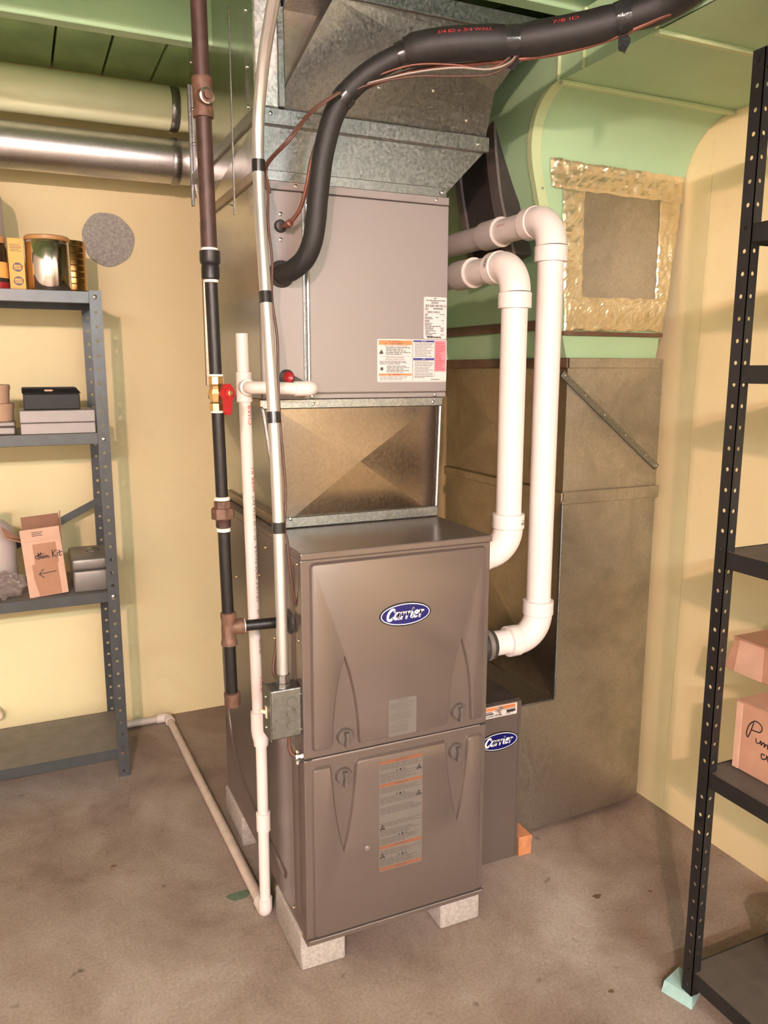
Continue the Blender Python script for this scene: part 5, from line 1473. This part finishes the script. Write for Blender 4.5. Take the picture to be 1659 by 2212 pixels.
strokes(mb, [[(0, 0), (1.0, 0.06)], [(0.28, 0.28), (0, 0), (0.26, -0.26)]], f_, -0.471, zt + 0.072, 0.050, 0.055, 0.0009, smooth=False)
parts_.append(mb.build('handwriting', 'ink', bd))
tilt(parts_, (-0.45, 1.17, zt), -math.radians(4.0))
for o in parts_:
    o.data.transform(Matrix.Translation((0, 0, 0.004)))
cbx = thing('cash_box', 'square steel box with a lift handle on the lower shelf beside the perforated post', 'box', (-0.31, 1.2, zt))
b_ = MB().box(-0.378, -0.2600, 1.140, 1.335, zt, zt + 0.072, 0.008, 3).build('base', 'steel_box', cbx, 40)
l_ = MB().box(-0.3805, -0.2580, 1.138, 1.338, zt + 0.073, zt + 0.112, 0.009, 3).build('lid', 'steel_box', cbx, 40)
MB().lathe([(0.012, 0), (0.012, 0.003), (0.004, 0.004)], (-0.31, 1.24, zt + 0.112), (0, 0, 1), 20).build('handle_plate', 'steel_box', l_, 40)
MB().tube(smooth_path([(-0.328, 1.234, zt + 0.114), (-0.326, 1.230, zt + 0.122), (-0.310, 1.228, zt + 0.125), (-0.292, 1.234, zt + 0.122), (-0.290, 1.240, zt + 0.114)], 5), 0.0025, 8).build('lift_handle', 'chrome', l_, 40)
jg = thing('plastic_jug', 'milky white plastic jug behind a clear bag on the lower shelf', 'jug', (-0.6, 1.27, zt))
MB().lathe([(0.070, 0), (0.077, 0.01), (0.077, 0.17), (0.070, 0.205), (0.050, 0.225), (0.026, 0.238), (0.024, 0.262)], (-0.612, 1.275, zt), (0, 0, 1), 40).build('body', 'jug', jg, 40)
MB().lathe([(0.027, 0), (0.027, 0.018), (0.022, 0.020)], (-0.612, 1.275, zt + 0.26), (0, 0, 1), 24).build('cap', 'jug', jg, 40)
mb = MB()
mb.sphere((-0.575, 1.172, zt + 0.042), 1.0, (0.060, 0.034, 0.040), 4)
for v in mb.bm.verts:
    n_ = abs(noise.noise(v.co * 55)) + 0.6 * abs(noise.noise(v.co * 130))
    v.co += (v.co - Vector((-0.575, 1.172, zt + 0.042))).normalized() * (n_ * 0.020 - 0.008)
    v.co.z = max(v.co.z, zt + 0.0005)
tag(mb.build('plastic_bag', 'film', None, 20), 'crumpled clear plastic bag on the lower shelf beside the handwritten box', 'bag')
# pale stub behind the bottom shelf
st = thing('pipe_stub', 'short pale pipe stub with a cap against the wall behind the bottom grey shelf', 'pipe', (-0.64, 1.5, 0.05))
MB().tube([(-0.645, 1.549, 0.132), (-0.645, 1.500, 0.132)], 0.014, 20).build('pipe', 'pvc_grey', st, 40)
MB().lathe([(0.018, 0), (0.019, 0.003), (0.019, 0.022), (0.016, 0.026), (0.006, 0.027)], (-0.645, 1.510, 0.132), (0, -1, 0), 20).build('cap', 'cream', st, 40)

# ================================================================== black rack on the right
KX0, KX1, KY1, KY0 = 0.722, 1.180, -0.380, -1.30
rk = thing('storage_rack', 'tall black steel storage rack with perforated posts along the right wall', 'rack', (0.95, -0.84, 0))
angle_post('post', KX0, KY1 - 0.027, 0.028, 1.868, 0.022, 0.0395, 0.0042, 'rack_black', rk, 1, 1, 0.027)
angle_post('post', KX1, KY1, 0, 1.896, 0.027, 0.0395, 0.0044, 'rack_black', rk, -1, -1)
angle_post('post', KX0, KY0, 0, 1.896, 0.027, 0.0395, 0.0044, 'rack_black', rk, 1, 1)
angle_post('post', KX1, KY0, 0, 1.896, 0.027, 0.0395, 0.0044, 'rack_black', rk, -1, 1)
KZ = (1.896, 1.606, 1.356, 1.003, 0.545, 0.085)
for i, z_ in enumerate(KZ):
    s_ = MB().box(KX0 + 0.004, KX1 - 0.004, KY0 + 0.004, KY1 - 0.004, z_ - 0.012, z_ - 0.002).build('shelf_deck', 'rack_deck', rk)
    MB().box(KX0 + 0.0022, KX0 + 0.006, KY0 + 0.004, KY1 - 0.004, z_ - 0.034, z_ - 0.001, 0.001, 1).build('long_beam', 'rack_black', s_)
    MB().box(KX1 - 0.006, KX1 - 0.0022, KY0 + 0.004, KY1 - 0.004, z_ - 0.034, z_ - 0.001, 0.001, 1).build('long_beam', 'rack_black', s_)
    MB().box(KX0 + 0.006, KX1 - 0.006, KY1 - 0.006, KY1 - 0.0022, z_ - 0.034, z_ - 0.001, 0.001, 1).build('end_beam', 'rack_black', s_)
    MB().box(KX0 + 0.006, KX1 - 0.006, KY0 + 0.0022, KY0 + 0.006, z_ - 0.034, z_ - 0.001, 0.001, 1).build('end_beam', 'rack_black', s_)
    if i in (1, 2, 3, 4):
        MB().box(KX0 + 0.035, KX1 - 0.035, KY1 - 0.0022, KY1 - 0.001, z_ - 0.011, z_ - 0.003).build('board_edge', 'wood_edge', s_)
mb = MB()
mb.mesh([(0.700, -0.345, 0), (0.722, -0.412, 0), (0.775, -0.385, 0), (0.768, -0.325, 0), (0.704, -0.348, 0.028), (0.724, -0.408, 0.028), (0.770, -0.383, 0.028), (0.764, -0.330, 0.028)],
        [(3, 2, 1, 0), (4, 5, 6, 7), (0, 1, 5, 4), (1, 2, 6, 5), (2, 3, 7, 6), (3, 0, 4, 7)])
tag(mb.build('foam_pad', 'mint'), 'mint green foam pad under the foot of the black rack', 'pad')

def carton(name, label, x0, x1, y0, y1, z0, z1, txt, grp=None):
    t = thing(name, label, 'box', ((x0 + x1) / 2, (y0 + y1) / 2, z0), grp)
    b = MB().box(x0, x1, y0, y1, z0, z1, 0.002, 2).build('body', 'cardboard', t)
    return t, b
zt = KZ[4] - 0.0005
t, b = carton('cardboard_box', 'brown cardboard box with black handwriting on the rack, below the other box', 0.790, 1.12, -0.80, -0.402, zt, zt + 0.142, 'Pum')
MB().box(0.7895, 1.1205, -0.801, -0.4015, zt + 0.142, zt + 0.1445, 0.0008, 1).build('top_flap', 'cardboard', t)
MB().prism([(-0.404, zt + 0.001), (-0.404, zt + 0.141), (-0.418, zt + 0.141), (-0.418, zt + 0.001)], side(0.790), 0.0012).build('corner_fold', 'card_light', b)
f_ = lambda u, v, d: Vector((0.790 - d, -0.433 - u, zt + v))
PM = [[(0.30, 1.30), (0.18, 0.85), (0.05, 0.55), (-0.02, 0.75), (0.10, 1.15), (0.40, 1.42), (0.72, 1.30), (0.66, 1.02), (0.25, 0.95)],
      [(0.48, 0.66), (0.52, 0.50), (0.66, 0.52), (0.74, 0.66), (0.76, 0.48), (0.84, 0.62), (0.92, 0.62), (0.92, 0.46), (1.0, 0.60), (1.08, 0.60), (1.10, 0.44), (1.2, 0.58), (1.3, 0.56), (1.34, 0.40), (1.5, 0.5)],
      [(1.62, 0.62), (1.50, 0.62), (1.50, 0.40), (1.66, 0.40), (1.70, 0.60), (1.74, 0.36)],
      [(0.98, 0.12), (0.82, 0.10), (0.86, -0.10), (1.05, -0.02), (1.10, 0.14), (1.2, -0.12), (1.35, 0.08), (1.5, -0.05)]]
strokes(MB(), PM, f_, 0.0, 0.052, 0.046, 0.055, 0.0006).build('handwriting', 'ink', b)
z2 = zt + 0.145
t, b = carton('cardboard_box', 'shallow brown cardboard box overhanging the end of the rack on top of another box', 0.905, 1.10, -0.66, -0.262, z2, z2 + 0.078, '')
for v in b.data.vertices:
    if v.co.y > -0.30 and v.co.z > z2 + 0.04:
        v.co.y -= 0.022
MB().prism([(-0.362, z2 + 0.001), (-0.290, z2 + 0.001), (-0.300, z2 + 0.077), (-0.362, z2 + 0.077)], side(0.905), 0.0012).build('lit_end_flap', 'card_light', b)  # paler than the body to stand in for light on this end
MB().box(0.900, 1.104, -0.664, -0.284, z2 + 0.078, z2 + 0.081, 0.001, 1).build('top_flap', 'cardboard', b)
# white tub on the bottom deck
zt = KZ[5] - 0.002
wb = thing('plastic_tub', 'white plastic tub on the bottom deck of the black rack', 'tub', (0.955, -0.490, zt))
MB().lathe([(0.055, 0), (0.064, 0.006), (0.072, 0.05), (0.074, 0.085), (0.070, 0.088)], (0.955, -0.490, zt), (0, 0, 1), 36).build('body', 'jug', wb, 40)
MB().lathe([(0.074, 0), (0.077, 0.001), (0.077, 0.010), (0.070, 0.012)], (0.955, -0.490, zt + 0.088), (0, 0, 1), 36).build('lid', 'jug', wb, 40)

# ================================================================== bulb and added fill strips on the ceiling behind the viewer
bl = thing('ceiling_bulb', 'warm bare bulb in a porcelain holder under a green joist', 'lamp', BULB_POS)
MB().lathe([(0.055, 0), (0.055, 0.012), (0.032, 0.024), (0.024, 0.036), (0.024, 0.040)], (BULB_POS[0], BULB_POS[1], 2.125), (0, 0, -1), 28).build('holder', 'porcelain', bl, 40)
MB().sphere((BULB_POS[0], BULB_POS[1], BULB_POS[2] - 0.01), 0.034, (1, 1, 1.1), 3).build('bulb', 'bulb', bl, 60)
for (fx, fy) in ((0.15, -3.29), (-1.65, -3.29)):  # unseen strips added to fill the room with soft light
    fl = thing('fill_strip_light', 'added unseen fill light shaped as a white fluorescent strip under the joists nearer the yellow right wall' if fx > 0 else 'added unseen fill light shaped as a white fluorescent strip under the joists nearer the left wall', 'lamp', (fx, fy, 2.06))
    MB().box(fx - 0.62, fx + 0.62, fy - 0.11, fy + 0.11, 2.085, 2.124, 0.003, 1).build('housing', 'porcelain', fl)
    for dy in (-0.055, 0.055):
        MB().tube([(fx - 0.60, fy + dy, 2.062), (fx + 0.60, fy + dy, 2.062)], 0.018, 14).build('tube', 'tube', fl, 60)
    for dx in (-0.61, 0.61):
        MB().box(fx + dx - 0.01, fx + dx + 0.01, fy - 0.09, fy + 0.09, 2.035, 2.09).build('socket', 'porcelain', fl)
